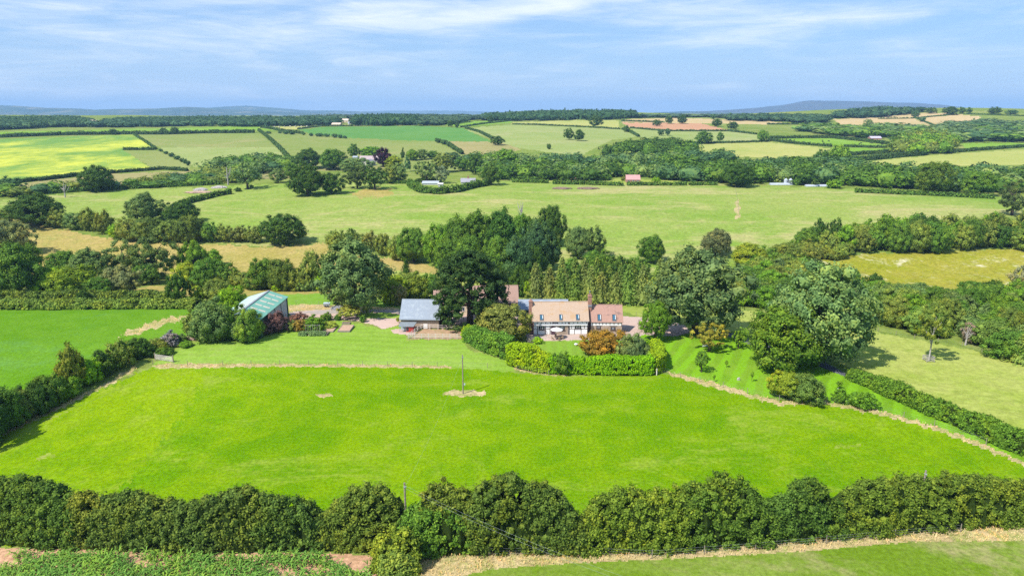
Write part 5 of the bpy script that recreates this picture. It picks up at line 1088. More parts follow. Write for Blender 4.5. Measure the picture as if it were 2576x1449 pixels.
# ------------------------------------------------------------------ fences
def wire_fence(pts, spacing, label, h=1.15, wires=3, posth=None):
    W3 = [P(u, v) for u, v in pts]; r = empty('wire_fence', W3[0], 0, label, 'fence'); o = W3[0]; k = 0; prev = None; wl = []
    pme = tubes('post', [([(0, 0, -.2), (0, 0, h)], [.055, .05])], POST, mesh_only=True, sides=6)
    for a, b in zip(W3[:-1], W3[1:]):
        n = max(1, int((b - a).length / spacing))
        for i in range(n):
            q = a.lerp(b, i / n); q = on_ground(q.x, q.y); ob = mo('post', pme, r, q - o); k += 1
            if prev is not None: wl.append((prev, q - o))
            prev = q - o
    for z in ([.35, .7, 1.05][:wires]): tubes('wire', [([a + Vector((0, 0, z)), b + Vector((0, 0, z))], [.006, .006]) for a, b in wl], STEEL, r, sides=3)
    return r
wire_fence([(385,918),(560,919),(850,920),(1100,923),(1290,927)], 5.2, 'wire fence with thin posts between the mown lawn and the lush pasture')
wire_fence([(1300,932),(1380,944),(1430,946)], 4.5, 'short wire fence left of the clipped garden hedge')
wire_fence([(1665,937),(1760,960),(1880,990),(1960,1008),(2080,1012),(2200,1030),(2350,1072),(2480,1118),(2600,1168)], 4.0, 'curving wire fence along the rust-coloured verge of the orchard')
wire_fence([(1600,795),(1700,803),(1800,812),(1920,842)], 4.5, 'wire fence along the dry field behind the gravel yard')
wire_fence([(2165,826),(2300,852),(2420,872),(2576,920),(2650,944)], 4.0, 'wire fence at the foot of the right plantation')
wire_fence([(745,765),(860,768),(1003,772)], 6, 'wire fence along the bright strip behind the green barn')
wire_fence([(1230,1398),(1480,1396),(1640,1404),(1900,1384),(2250,1352),(2576,1326)], 6.5, 'wire fence with thick posts along the straw verge at the bottom', 1.25)
def rail_fence(pts, spacing, label, rails=(.35, .75, 1.12), h=1.25):
    W3 = [P(u, v) for u, v in pts]; o = W3[0]; r = empty('rail_fence', o, 0, label, 'fence'); seq = []
    for a, b in zip(W3[:-1], W3[1:]):
        n = max(1, round((b - a).length / spacing)); seq += [a.lerp(b, i / n) for i in range(n)]
    seq.append(W3[-1]); seq = [on_ground(q.x, q.y) for q in seq]
    for q in seq: box('post', -.06, -.06, -.2, .06, .06, h, RAIL, r, q - o)
    for a, b in zip(seq[:-1], seq[1:]):
        d = b - a; ang = math.atan2(d.y, d.x); pitch = -math.atan2(d.z, math.hypot(d.x, d.y))
        for z in rails: box('rail', .06, -.09, z - .05, d.length - .06, -.05, z + .05, RAIL, r, a - o, (0, pitch, ang))
    return r
rail_fence([(1027,852),(1060,852),(1168,852.5)], 1.8, 'white post and rail fence along the front of the paddock')
rail_fence([(1027,851.2),(1058,828)], 1.8, 'white rails on the left side of the paddock')
rail_fence([(1060,828),(1144,829.5)], 1.9, 'white rails between the paddock and the slate barn', (.6, 1.1))
rail_fence([(1168,851.5),(1166,832)], 2.0, 'short side rails at the right end of the paddock')
# field gate in the ragged hedge
ga, gb = P(391, 905), P(447, 913); gr = empty('field_gate', ga, math.atan2(gb.y - ga.y, gb.x - ga.x), 'grey wooden field gate standing open in the ragged hedge', 'gate'); gl = min((gb - ga).length, 5.0)
for z in (.25, .5, .75, 1.0, 1.25): box('bar', .1, -.03, z - .045, gl - .1, .03, z + .045, RAIL, gr)
pm('brace', [(.15, -.05, .2), (.3, -.05, .2), (gl - .2, -.05, 1.3), (gl - .35, -.05, 1.3), (.15, -.032, .2), (.3, -.032, .2), (gl - .2, -.032, 1.3), (gl - .35, -.032, 1.3)], BOXF, RAIL, gr)
for xx in (0, gl): box('gate_post', xx - .09, -.09, -.3, xx + .09, .09, 1.6, POST, gr)
box('hinge_stile', .1, -.04, .15, .2, .04, 1.35, RAIL, gr)
q = P(1652, 944); g2 = empty('garden_gate', q, R(60), 'small wooden gate beside the garden hedge corner', 'gate')
for z in (.3, .6, .9, 1.15): box('bar', 0, -.03, z - .045, 1.6, .03, z + .045, RAIL, g2)
for xx in (-.1, 1.7): box('gate_post', xx - .09, -.09, -.3, xx + .09, .09, 1.5, RAIL, g2)

# ------------------------------------------------------------------ poles and cables
def pole(u, base, top, label, r=.13, lean=0.0, cap=True):
    p = P(u, base); h = height_for(p, top); e = empty('utility_pole', p, 0, label, 'pole')
    tubes('shaft', [([(0, 0, -.5), (lean * h * .5, 0, h * .5), (lean * h, 0, h)], [r, r * .9, r * .75])], POST, e, sides=8)
    boxes('bracket', [(lean * h - .10, -.16, h - .55, lean * h + .10, .16, h - .43)], STEEL, e); tubes('insulator', [([(lean * h + .14, 0, h - .75), (lean * h + .14, 0, h - .45)], [.05, .06])], WHITE, e, sides=6)
    return p, h, e
p1, h1, e1 = pole(1165, 990, 892, 'thin wooden pole standing in the middle of the lush pasture')
p2, h2, e2 = pole(1024, 1365, 1214, 'wooden pole poking out of the foreground hedge', .15)
p3, h3, e3 = pole(2304, 1325, 1183, 'weathered leaning pole behind the right part of the foreground hedge', .14, .012)
box('sign_plate', .14, -.02, h1 * .22, .42, .0, h1 * .22 + .4, SHUTTER, e1)
def cable(a, b, sag, label, r=.006):
    pts = [a.lerp(b, t) - Vector((0, 0, sag * 4 * t * (1 - t))) for t in np.linspace(0, 1, 14)]; o = pts[0]
    c = tubes('overhead_cable', [([p - o for p in pts], [r] * 14)], STEEL, None, o, sides=4); tag(c, label, 'cable')
ta = p2 + Vector((.1, 0, h2 - .4)); tb2 = p1 + Vector((0, 0, h1 - .4))
cable(ta, tb2, 1.2, 'thin overhead cable running across the pasture between two poles')
e_ = P(1700, 1600) + Vector((0, 0, 5.0)); cable(ta, e_, .8, 'upper of two cables coming down across the foreground hedge', .006); cable(ta + Vector((0, 0, -.35)), e_ + Vector((.0, 0, -.5)), .9, 'lower of two cables coming down across the foreground hedge', .006)

# ------------------------------------------------------------------ dead trees
def dead_tree(u, base, top, w, label, seed):
    p = P(u, base); h = height_for(p, top); s = m_per_px(p); rg = random.Random(seed); e = empty('dead_tree', p, 0, label, 'tree')
    tubes('trunk', [([(0, 0, -.3), (.1, 0, h * .3), (-.1, 0, h * .55)], [h * .045, h * .035, h * .028])], DEADWOOD, e, sides=8); W_ = w * s / 2
    for i in range(9):
        a = rg.uniform(0, 6.28); z0 = h * rg.uniform(.28, .55); zt = h * rg.uniform(.6, 1.0) if i else h; q = W_ * rg.uniform(.3, 1) * (1 if i else .15)
        tubes('bough', [([(0, 0, z0), (math.cos(a) * q * .5, math.sin(a) * q * .5, lerp(z0, zt, .35)), (math.cos(a) * q * .8, math.sin(a) * q * .8, lerp(z0, zt, .75)), (math.cos(a) * q, math.sin(a) * q, zt)], [h * .02, h * .016, h * .010, h * .004])], DEADWOOD, e, sides=5)
dead_tree(164, 497, 457, 34, 'bleached dead tree at the left end of the left meadow', 1)
dead_tree(574, 466, 419, 30, 'tall bleached dead tree by the stream willows', 2)
dead_tree(1310, 560, 506, 22, 'white dead tree sticking up behind the dark copse', 3)
dead_tree(725, 404, 388, 12, 'small dead tree at the edge of the village trees', 4)
dead_tree(2428, 868, 818, 26, 'brown dead sapling cluster at the foot of the plantation', 5)

# ------------------------------------------------------------------ kitchen garden, terrace and small things
def bed(u0, u1, row_f, depth_m, h, label, mat, skew=0.0):
    a, b = P(u0, row_f), P(u1, row_f); r = empty('raised_bed', a, math.atan2(b.y - a.y, b.x - a.x), label, 'raised bed'); L_ = (b - a).length; t = .12
    for (x0, y0, x1, y1) in ((0, 0, L_, t), (0, depth_m - t, L_, depth_m), (0, t, t, depth_m - t), (L_ - t, t, L_, depth_m - t)): box('board', x0, y0, -.1, x1, y1, h, POST, r)
    box('soil', t, t, -.1, L_ - t, depth_m - t, h - .06, mat, r); return a, L_
PINKSOIL = plain('dry_pink_soil', (.46, .30, .20), .95, .25, 2); DARKSOIL = plain('dark_soil', (.16, .11, .07), .95, .3, 2)
bed(849, 880, 836, 5.0, .40, 'wide raised bed of bare pink soil at the right of the kitchen garden', PINKSOIL)
bed(811, 838, 836, 4.2, .25, 'lower bed of pink soil in the middle of the kitchen garden', PINKSOIL)
a_, l_ = bed(752, 822, 845, 2.6, .40, 'long narrow raised bed full of greenery at the front of the kitchen garden', DARKSOIL)
bed(724, 754, 833, 2.0, .35, 'small raised bed with a pale board below the rusty shrub', DARKSOIL)
bed(860, 880, 816, 1.2, .35, 'short raised bed half hidden by the yellow-green planting', DARKSOIL)
hedge([(754,843),(786,843),(820,843)], .9, 1.0, (.12,.19,.07), 'feathery vegetables growing in the long raised bed', 601, .3, .12, 1.2, name='vegetables', cat='plants')
hedge([(808,824),(828,822),(846,822)], 1.2, .8, (.22,.25,.05), 'mat of yellow-green flowers behind the pink soil beds', 602, .3, .12, 1.2, name='flower_patch', cat='plants')
cn = P(786, 838); cr = empty('cane_frame', cn, 0, 'bean canes standing in the kitchen garden', 'plant support')
for i in range(7): tubes('cane', [([(i * .55 - 1.6, 0, 0), (i * .55 - 1.5, .1, 2.2)], [.025, .02])], RAIL, cr, sides=4)
tubes('cross_cane', [([(-1.7, .05, 2.0), (1.9, .05, 2.0)], [.02, .02])], RAIL, cr, sides=4)
def lump(name, u, base, w, hgt, mat, label, cat, seed, dpt=.6):
    p = P(u, base); s = m_per_px(p); v, f = ICO[2]; rg = np.random.default_rng(seed)
    bm = bmesh.new(); bmesh.ops.create_icosphere(bm, subdivisions=4, radius=1)
    vv = np.array([x.co[:] for x in bm.verts]); ff = [[q.index for q in k.verts] for k in bm.faces]; bm.free()
    n = 1 + .12 * np.sin(vv[:, 0] * 5 + seed) * np.cos(vv[:, 1] * 4) + .05 * rg.normal(size=len(vv)); vv = vv * n[:, None] * np.array([w * s / 2, w * s / 2 * dpt, hgt])
    o = mo(name, mesh_np(name, vv, None, np.array(ff), (mat,)), None, p); return tag(o, label, cat)
lump('gravel_heap', 863, 778, 56, 1.5, plain('grey_stone_chippings', (.24, .24, .26), .95, .35, 4), 'heap of dark grey stone beside the barn drive', 'heap', 1)
lump('soil_heap', 483, 853, 42, .8, plain('reddish_spoil', (.36, .24, .19), .95, .3, 3), 'low reddish soil heap at the corner of the lawn', 'heap', 2)
lump('manure_heap', 1412, 475, 50, 1.0, plain('brown_muck', (.22, .15, .11), .95, .3, 1), 'left brown heap at the top of the big meadow', 'heap', 3)
lump('manure_heap', 1477, 475, 56, 1.0, bpy.data.materials['brown_muck'], 'right brown heap at the top of the big meadow', 'heap', 4)
lump('earth_bank', 1450, 449, 95, 2.0, plain('pinkish_earth', (.42, .29, .2), .95, .25, .6), 'pinkish earth bank behind the clipped hedges', 'heap', 5)
lump('rubble_heap', 502, 484, 66, .7, bpy.data.materials['pinkish_earth'], 'rubble patch on the left meadow', 'heap', 6)
lump('rubble_heap', 505, 479, 36, 1.6, DEADWOOD, 'pale heap of timber on the rubble patch', 'heap', 7)
lump('rubble_heap', 552, 473, 40, 1.4, DEADWOOD, 'scattered pale stones near the dead tree', 'heap', 8)
lump('stone_outcrop', 1938, 918, 56, 2.2, plain('pale_rock', (.46, .41, .36), .95, .3, 1.5), 'pale rock face at the foot of the sycamore', 'rock', 9, .35)
# grey trailer box by the drive
q = P(1014 - 0, 0 + 772) if False else P(1022 / 1.0, 771)
q = P(1024.6, 772); q = P(814, 773)
tr = empty('trailer', q, R(4), 'small grey box trailer parked on the grass verge of the drive', 'trailer')
box('box', 0, 0, .4, 1.7, 1.1, 1.05, STEEL, tr); box('lid', -.05, -.05, 1.05, 1.75, 1.15, 1.15, SHUTTER, tr)
for xx in (.5, 1.2):
    w_ = tubes('wheel', [([(xx, -.14, .3), (xx, -.02, .3)], [.3, .3])], GLASS, tr, sides=14)
# car under the barn
def car(u, v, rz, paint, label, sc=1.0):
    r = empty('parked_car', P(u, v), rz, label, 'car')
    prof = [(-2.1, .35), (-2.1, .8), (-1.9, .95), (-1.2, 1.0), (-.7, 1.42), (.75, 1.45), (1.35, 1.0), (2.0, .9), (2.15, .6), (2.1, .35)]
    V = [(x * sc, y, z * sc) for y in (-.85, .85) for x, z in prof]; n = len(prof); F = [tuple(range(n)), tuple(range(2 * n - 1, n - 1, -1))] + [(i, i + n, (i + 1) % n + n, (i + 1) % n) for i in range(n)]
    pm('body', V, F, paint, r); box('glasshouse', -.85 * sc, -.87, 1.03 * sc, 1.0 * sc, .87, 1.35 * sc, GLASS, r)
    for xx in (-1.3, 1.3):
        for yy in (-.88, .72): tubes('wheel', [([(xx * sc, yy, .33), (xx * sc, yy + .16, .33)], [.33, .33])], GLASS, r, sides=12)
    return r
car(706, 830, R(75), plain('pale_blue_paint', (.45, .52, .60), .3, .05, 1), 'pale blue car half hidden behind the purple shrubs')
DARKP = plain('dark_car_paint', (.04, .045, .06), .3, .1, 1); SILV = plain('silver_car_paint', (.5, .52, .55), .3, .05, 1)
for i, (u, m_, l) in enumerate([(1288, DARKP, 'dark car, left of three parked by the valley belt'), (1300, SILV, 'silver car, middle of three parked by the valley belt'), (1311, DARKP, 'dark car, right of three parked by the valley belt')]): car(u, 445.5, R(5 + i * 4), m_, l)
# terrace furniture
q = P(1400, 850.5); ur = empty('parasol', q, 0, 'open white parasol on the terrace of the farmhouse', 'parasol')
tubes('pole', [([(0, 0, 0), (0, 0, 2.7)], [.035, .03])], WHITE, ur); tubes('base', [([(0, 0, 0), (0, 0, .1)], [.3, .25])], STEEL, ur, sides=12)
for k in range(8):
    a0, a1 = 2 * math.pi * k / 8, 2 * math.pi * (k + 1) / 8; rr = 1.5
    pm('canopy_panel', [(0, 0, 2.72), (rr * math.cos(a0), rr * math.sin(a0), 2.12), (rr * math.cos(a1), rr * math.sin(a1), 2.12), (0, 0, 2.68), (rr * math.cos(a0), rr * math.sin(a0), 2.09), (rr * math.cos(a1), rr * math.sin(a1), 2.09)], [(0, 1, 2), (3, 5, 4), (1, 4, 5, 2)], WHITE, ur)
WOODF = plain('garden_teak', (.36, .25, .16), .8, .25, 3)
tb_ = empty('garden_table', P(1402, 854), 0, 'dark round garden table beneath the parasol', 'table')
tubes('top', [([(0, 0, .70), (0, 0, .76)], [.75, .75])], TIMBER, tb_, sides=18)
for k in range(4): a = k * math.pi / 2 + .7; box('leg', math.cos(a) * .5 - .04, math.sin(a) * .5 - .04, 0, math.cos(a) * .5 + .04, math.sin(a) * .5 + .04, .70, TIMBER, tb_)
def chair(p, rz, label):
    c = empty('garden_chair', p, rz, label, 'chair')
    box('seat', -.25, -.25, .42, .25, .25, .47, WOODF, c); box('backrest', -.25, .21, .50, .25, .26, .98, WOODF, c)
    for sx_ in (-.22, .22):
        for sy_ in (-.22, .22): box('leg', sx_ - .025, sy_ - .025, 0, sx_ + .025, sy_ + .025, .42, WOODF, c)
tp = P(1402, 854)
for k, l in enumerate(('wooden chair on the right of the terrace table', 'wooden chair behind the terrace table', 'wooden chair on the left of the terrace table', 'wooden chair in front of the terrace table')):
    a = k * math.pi / 2 + .25; chair(on_ground(tp.x + 1.15 * math.cos(a), tp.y + 1.15 * math.sin(a)), a - math.pi / 2, l)
bb = empty('bird_bath', P(1449, 869), 0, 'low white domed ornament standing on the garden lawn', 'garden ornament')
tubes('bowl', [([(0, 0, .25), (0, 0, .38), (0, 0, .55)], [.42, .45, .08])], WHITE, bb, sides=14); tubes('stand', [([(0, 0, 0), (0, 0, .25)], [.25, .18])], STONE, bb, sides=10)
bn = empty('garden_bench', P(1776, 874), R(-12), 'white bench under the yellowing apple tree', 'bench')
box('seat', -.85, -.22, .40, .85, .22, .46, WHITE, bn); box('backrest', -.85, .2, .5, .85, .25, .95, WHITE, bn)
for xx in (-.7, .7): box('leg', xx - .04, -.2, 0, xx + .04, .2, .40, WHITE, bn)
tg = empty('tree_guard', P(2335, 908), 0, 'low rail guard round the foot of the lone birch', 'guard')
for k in range(4):
    a = k * math.pi / 2
    for z in (.35, .75, 1.1): box('rail', -.8, -.84, z - .06, .8, -.78, z + .06, DEADWOOD, tg, (0, 0, 0), (0, 0, a))
    box('post', -.86, -.86, 0, -.78, -.78, 1.25, DEADWOOD, tg, (0, 0, 0), (0, 0, a))
st = P(2056, 1000); 
for u, v, l in [(2038, 1010, 'white stake in front of the boundary fence'), (2107, 986, 'white marker stone on the lawn by the roadside hedge')]:
    tag(tubes('stake', [([(0, 0, -.1), (0, 0, .8)], [.06, .05])], WHITE, None, P(u, v)), l, 'stake')
tag(lump('tree_stump', 1858, 956, 8, .6, DEADWOOD, 'grey stump on the orchard lawn above the verge', 'stump', 12), None)
hp = [(1848,463),(1850,478),(1853,495),(1856,512),(1858,530),(1860,556)]
wire_fence(hp, 9, 'line of old posts running down the big meadow', 1.5, 2)

# ------------------------------------------------------------------ far buildings
def far_house(u, base, wpx, hpx_e, hpx_r, D_, wall, roof, label, rz=0.0, name='house', cat='house', wins=3, chim=False):
    p = P(u, base); s = m_per_px(p); L_ = wpx * s; r = empty(name, p, rz, label, cat); he = hpx_e * s; hr = hpx_r * s
    gable(r, L_, D_, he, hr, wall, roof, .3, .2, -L_ / 2, 0, -1.5)
    for i in range(wins):
        xx = -L_ / 2 + L_ * (i + .5) / wins; f = box('window', xx - .6, -.06, he * .35, xx + .6, -.003, he * .75, WHITE, r); box('pane', xx - .48, -.10, he * .35 + .12, xx + .48, -.063, he * .75 - .12, GLASS, f)
    if chim: chimney(r, -.5, D_ / 2 - .5, .5, D_ / 2 + .5, he, hr + 1.6, 1)
    return r
PINKROOF = plain('faded_pink_tiles', (.50, .27, .25), .9, .15, .5); PALEWALL = plain('pale_wall', (.55, .53, .50), .9, .1, .5); GREYROOF = plain('grey_tiles', (.30, .29, .32), .9, .15, .5); TINROOF = plain('white_tin', (.42, .46, .52), .5, .1, .4)
far_house(1593, 459.5, 34, 7, 17, 9, BRICK, PINKROOF, 'small brick shed with a faded pink roof in front of the valley belt', R(-3), 'shed', 'shed', 3)
far_house(1178, 466, 36, 7, 15, 9, PALEWALL, GREYROOF, 'white bungalow with a grey roof and red chimney behind the curved hedge', R(4), 'bungalow', 'bungalow', 3, True)
far_house(1082, 466, 40, 4, 8, 10, PALEWALL, TINROOF, 'long low shed with a pale tin roof left of the bungalow', 0, 'shed', 'shed', 2)
far_house(1108, 471, 12, 7, 9, 5, PALEWALL, PALEWALL, 'small cream hut beside the tin-roofed shed', 0, 'hut', 'shed', 1)
far_house(928, 408, 46, 6, 14, 10, PALEWALL, plain('pinkish_grey_roof', (.42, .33, .33), .9, .15, .4), 'long pink-grey roofed village house between the trees', R(3), 'house', 'house', 5)
far_house(940, 417, 20, 8, 15, 9, PALEWALL, GREYROOF, 'grey-gabled village house beside the copper beech', R(70), 'house', 'house', 2)
far_house(893, 403, 11, 7, 9, 6, PALEWALL, TINROOF, 'small pale roofed hut left of the village house', 0, 'hut', 'shed', 1)
far_house(1156, 411, 9, 4, 7, 4, PALEWALL, TINROOF, 'little white summer house on the village green', 0, 'hut', 'shed', 1)
far_house(2204, 352, 26, 4, 8, 10, BRICK, plain('lilac_roof', (.46, .42, .52), .9, .1, .4), 'low brick farmhouse with a lilac-grey roof on the right hillside', R(-4), 'farmhouse', 'house', 3)
far_house(215, 312, 44, 5, 9, 20, plain('sand_render', (.62, .50, .34), .9, .1, .3), plain('sand_roof', (.66, .52, .40), .8, .1, .3), 'sand-coloured farm building among the left woods', 0, 'farm_building', 'barn', 4)
far_house(826, 309, 40, 4, 9, 20, PALEWALL, plain('dusty_pink_roof', (.52, .42, .40), .9, .1, .3), 'large dusty pink farm building on the left skyline', 0, 'farm_building', 'barn', 4)
far_house(868, 309, 16, 5, 9, 15, bpy.data.materials['sand_render'], bpy.data.materials['sand_roof'], 'sandy barn right of the large pink one', 0, 'farm_building', 'barn', 2)
far_house(884, 314, 18, 4, 7, 14, PALEWALL, TINROOF, 'small white-roofed barn at the corner of the green crop', 0, 'farm_building', 'barn', 2)
far_house(845, 316, 22, 3, 6, 14, bpy.data.materials['sand_render'], bpy.data.materials['sand_roof'], 'low sandy barn in front of the skyline farm', 0, 'farm_building', 'barn', 2)
# poly tunnels and silos
def tunnel(u0, u1, base, hpx, label):
    a, b = P(u0, base), P(u1, base); s = m_per_px(a); r_ = hpx * s; e = empty('poly_tunnel', a, math.atan2(b.y - a.y, b.x - a.x), label, 'greenhouse'); L_ = (b - a).length
    n = 12; V = [(x, r_ * 1.1 * (1 - math.cos(math.pi * k / n)), r_ * math.sin(math.pi * k / n)) for x in (0, L_) for k in range(n + 1)]; F = [(k, k + 1, n + 2 + k, n + 1 + k)[::-1] for k in range(n)] + [tuple(range(n + 1)), tuple(range(2 * n + 1, n, -1))]
    pm('cover', V, F, TINROOF, e); k = int(L_ / 6) + 2
    boxes('hoops', [(i * L_ / (k - 1) - .06, -.08, 0, i * L_ / (k - 1) + .06, -.02, r_ * .5) for i in range(k)], STEEL, e)
tunnel(1938, 2000, 466, 5, 'long white poly tunnel, left of two at the end of the big meadow'); tunnel(2028, 2084, 470, 5, 'long white poly tunnel, right of two at the end of the big meadow')
for u, l in ((1976, 'pale grey feed silo, left of a pair by the tunnels'), (1988, 'pale grey feed silo, right of a pair by the tunnels')):
    p = P(u, 464.5); e = empty('feed_silo', p, 0, l, 'silo'); tubes('tank', [([(0, 0, 1.0), (0, 0, 3.2), (0, 0, 4.2)], [1.3, 1.3, .2])], TINROOF, e, sides=14); tubes('hopper', [([(0, 0, .3), (0, 0, .99)], [.3, 1.3])], TINROOF, e, sides=14)
    for k in range(4): a = k * math.pi / 2; tubes('leg', [([(math.cos(a) * 1.1, math.sin(a) * 1.1, -.3), (math.cos(a) * 1.1, math.sin(a) * 1.1, 1.4)], [.07, .07])], STEEL, e, sides=5)
p = P(1853, 463); e = empty('water_tank', p, 0, 'white round tank under the dark tree at the top of the meadow', 'tank'); tubes('drum', [([(-1.2, 0, 2.0), (-1.0, 0, 2.0), (1.0, 0, 2.0), (1.2, 0, 2.0)], [.6, 1.3, 1.3, .6])], TINROOF, e, sides=14)
boxes('stand', [(-1, -.5, -.3, -.8, .5, 1.2), (.8, -.5, -.3, 1.0, .5, 1.2)], STEEL, e)
# cattle and bales
COW = plain('black_hide', (.018, .016, .016), .8, .3, 2)
def cow_mesh():
    V, F = [], []
    def add(pts, rad, sides=8):
        k = len(V); v, f = tube_arrays(pts, rad, sides); V.extend(v); F.extend([tuple(i + k for i in q) for q in f])
    add([(-.95, 0, 1.05), (-.7, 0, 1.05), (0, 0, .98), (.6, 0, 1.05), (.85, 0, 1.15)], [.22, .38, .44, .40, .22]); add([(.8, 0, 1.15), (1.1, 0, 1.0), (1.35, 0, .72), (1.55, 0, .5)], [.2, .17, .15, .08])
    for x in (-.75, .6):
        for y in (-.22, .22): add([(x, y, .85), (x + .03, y, .45), (x, y, 0)], [.13, .08, .06], 6)
    add([(-.98, 0, 1.2), (-1.08, 0, .6)], [.03, .03], 5); add([(1.05, -.25, 1.12), (1.05, .25, 1.12)], [.05, .05], 5)
    me = bpy.data.meshes.new('cow'); me.from_pydata([tuple(v) for v in V], [], F); me.materials.append(COW); me.update(); return me
cm_ = cow_mesh(); rc_ = random.Random(3)
for u, v in [(1972,353),(1982,353.5),(1992,354),(2003,355),(2079,355.5),(2080,359),(2096,357),(2183,362),(2179,364),(2208,361),(2213,362),(2241,366),(2247,361.5),(2254,362.5),(2262,365),(2292,367)]:
    u = 1932 + (u - 1932) * .93
    o = mo('cow', cm_, None, P(u, v)); o.rotation_euler = (0, 0, rc_.uniform(0, 6.28)); o.scale = (1.15,) * 3; tag(o, 'black cow grazing in the bright pasture on the right', 'cow', 'black cattle in the far pasture')
me_b = tubes('bale', [([(-.7, 0, .7), (.7, 0, .7)], [.7, .7])], plain('pale_bale_wrap', (.6, .56, .42), .8, .1, 1), mesh_only=True, sides=14)
for u, v in [(663,321.5),(676,321.8),(690,321),(703,321.3),(716,320.8),(730,320.5),(744,320.5),(758,320),(772,320.2)]:
    o = mo('bale', me_b, None, P(u, v)); o.rotation_euler = (0, 0, rc_.uniform(0, 3)); o.scale = (1.6,) * 3; tag(o, 'round pale bale at the edge of the straw field', 'bale', 'round bales along the wood')

# ------------------------------------------------------------------ ground cover with real leaves and stems
def tufts(name, polys, per_m2, h, wd, mat, label, seed, lean=.35, cap=26000, blades=1):
    rg = np.random.default_rng(seed); Vs = []
    for poly in polys:
        W3 = [P(u, v) for u, v in poly]; x0, x1 = min(p.x for p in W3), max(p.x for p in W3); y0, y1 = min(p.y for p in W3), max(p.y for p in W3)
        n = int(min(cap * 3, (x1 - x0) * (y1 - y0) * per_m2)); x = rg.uniform(x0, x1, n); y = rg.uniform(y0, y1, n); z = hz(x, y); u, v = project(x, y, z)
        keep = pip(poly, u + rg.normal(size=n) * 2, v + rg.normal(size=n) * 1.5) & (u > -80) & (u < 2660) & (v < 1500)
        cl_ = np.sin(x * .9 + seed) * np.cos(y * 1.3) + .6 * np.sin(x * 2.7 + y * 2.1); keep &= (cl_ + rg.normal(size=n) * .8) > -.7
        x, y, z = x[keep][:cap], y[keep][:cap], z[keep][:cap]; m_ = len(x)
        for _ in range(blades):
            a = rg.uniform(0, 2 * math.pi, m_); hh = h * rg.uniform(.5, 1.25, m_); w_ = wd * rg.uniform(.6, 1.3, m_); la = rg.uniform(0, 2 * math.pi, m_); ll = lean * hh * rg.random(m_)
            ca, sa = np.cos(a) * w_, np.sin(a) * w_; tx, ty = x + np.cos(la) * ll, y + np.sin(la) * ll
            Vs.append(np.stack([np.stack([x - ca * .3, y - sa * .3, z - .02], 1), np.stack([(x + tx) / 2 + ca, (y + ty) / 2 + sa, z + hh * .5], 1), np.stack([tx, ty, z + hh], 1), np.stack([(x + tx) / 2 - ca, (y + ty) / 2 - sa, z + hh * .55], 1)], 1).reshape(-1, 3))
    V = np.concatenate(Vs); Q = np.arange(len(V)).reshape(-1, 4); o = mo(name, mesh_np(name, V, Q, None, (mat,))); return tag(o, label, 'grass' if 'grass' in name else 'plants', None, 'stuff')
STRAW = foliage_mat('straw_stems', (.56, .44, .26, 1), .35, .35); RUST = foliage_mat('rusty_grass', (.50, .35, .18, 1), .4, .35); GRASSB = foliage_mat('long_green_grass', (.105, .20, .004, 1), .4, .3)
FP = {}
for nm, poly, _ in FIELDS: FP.setdefault(nm, []).append(poly)
tufts('dry_grass', [FP['dry_grass'][-1]], 22, .36, .045, STRAW, 'straw-coloured long grass along the bottom verge', 71)
tufts('dry_grass', [FP['dry_grass'][1], FP['dry_grass'][2], FP['dry_grass'][5], FP['dry_grass'][6]], 7, .34, .05, STRAW, 'pale dry grass along the fence between lawn and pasture', 72, cap=5000)
tufts('dry_grass', [FP['dry_grass'][3], FP['dry_grass'][4]], 8, .38, .05, RUST, 'rust-coloured long grass along the orchard fence and ragged hedge', 73, cap=9000)
CORN = foliage_mat('maize_leaves', (.115, .225, .038, 1), .45, .25)
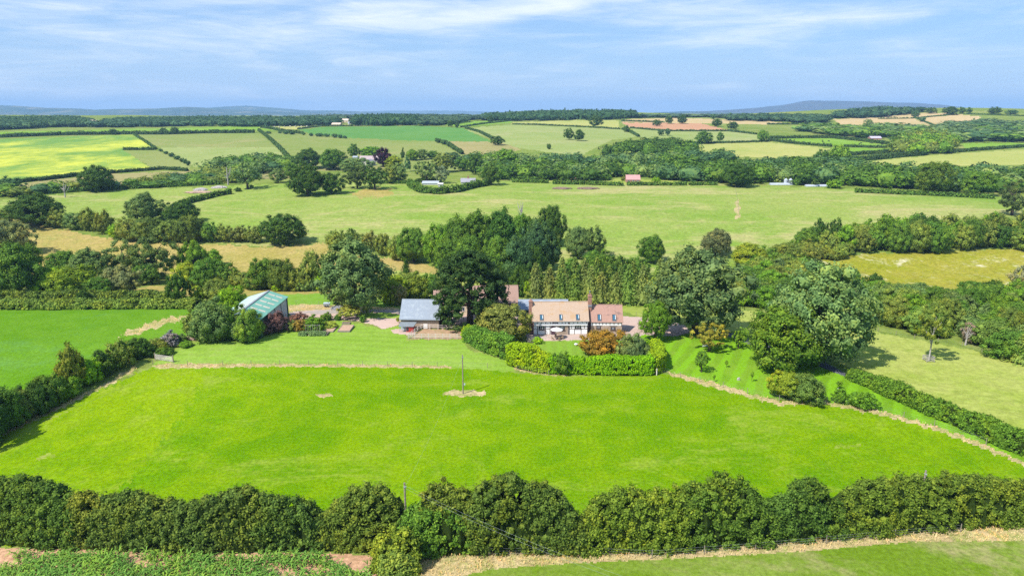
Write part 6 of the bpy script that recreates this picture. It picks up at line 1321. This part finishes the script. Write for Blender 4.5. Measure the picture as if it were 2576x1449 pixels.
def maize():
    rg = np.random.default_rng(77); a, b = P(-150, 1392), P(980, 1404); V = []; Q = []
    xs = []; y = 60.0
    Pf = [P(u, 1400) for u in (-100, 500, 980)]; ymax = max(p.y for p in Pf)
    row = 0; ytop = ymax - .3
    pts = []
    while ytop - row * .78 > 60:
        yy = ytop - row * .78; x = -62.0
        while x < 0:
            x += .24 * rg.uniform(.7, 1.4); pts.append((x, yy + rg.normal() * .08, row)); 
        row += 1
    out = []
    for x, y, rw in pts:
        u, v = project(x, y, float(hz(x, y)))
        if u < -60 or u > 930 or v > 1500 or v < 1399: continue
        # thin near the hedge and towards the right, gaps of bare soil
        g = math.sin(x * .35 + 1.2) * math.cos(y * 1.1 + x * .12) + .5 * math.sin(x * 1.3 + y * 2)
        dens = np.interp(u, [0, 300, 600, 760, 860, 930], [.5, .4, 0, -.3, -.6, -1.1]) - (1.15 if rw < 1 else (.35 if rw in (3, 4) else 0)) + (rw - 3) * .16
        if g + rg.normal() * .35 > dens: continue
        out.append((x, y))
    for x, y in out:
        z = float(hz(x, y)); h = rg.uniform(.7, 1.25)
        for k in range(6):
            a_ = rg.uniform(0, 6.283); L_ = h * rg.uniform(.45, .8); zb = z + h * (.15 + .12 * k); dx, dy = math.cos(a_), math.sin(a_); wx_, wy_ = -dy * .055, dx * .055
            s = [(0, 0), (.45, .42), (.85, .38), (1.0, .12)]; o = len(V)
            for t, (q, r_) in enumerate(s):
                ww = [.6, 1.3, .9, .1][t]; V += [(x + dx * L_ * q - wx_ * ww, y + dy * L_ * q - wy_ * ww, zb + L_ * r_), (x + dx * L_ * q + wx_ * ww, y + dy * L_ * q + wy_ * ww, zb + L_ * r_)]
            Q += [(o, o + 1, o + 3, o + 2), (o + 2, o + 3, o + 5, o + 4), (o + 4, o + 5, o + 7, o + 6)]
    ob = mo('maize_crop', mesh_np('maize_crop', np.array(V), np.array(Q), None, (CORN,))); tag(ob, 'young maize plants in the lower left corner', 'crop', None, 'stuff'); return len(out)
maize()
# ------------------------------------------------------------------ the air: one closed box of pale haze
def haze():
    m = bpy.data.materials.new('haze'); m.use_nodes = True; nt = m.node_tree; nt.nodes.clear()
    v = nt.nodes.new('ShaderNodeVolumePrincipled'); o = nt.nodes.new('ShaderNodeOutputMaterial')
    v.inputs['Color'].default_value = (.39, .65, 1.0, 1); v.inputs['Density'].default_value = HAZE_D; v.inputs['Anisotropy'].default_value = 0.0
    nt.links.new(v.outputs[0], o.inputs['Volume'])
    b = box('haze', -15500, -15500, -12, 15500, 20500, 330, m); tag(b, kind='stuff'); return b
HAZE_D = 8.5e-5
haze()
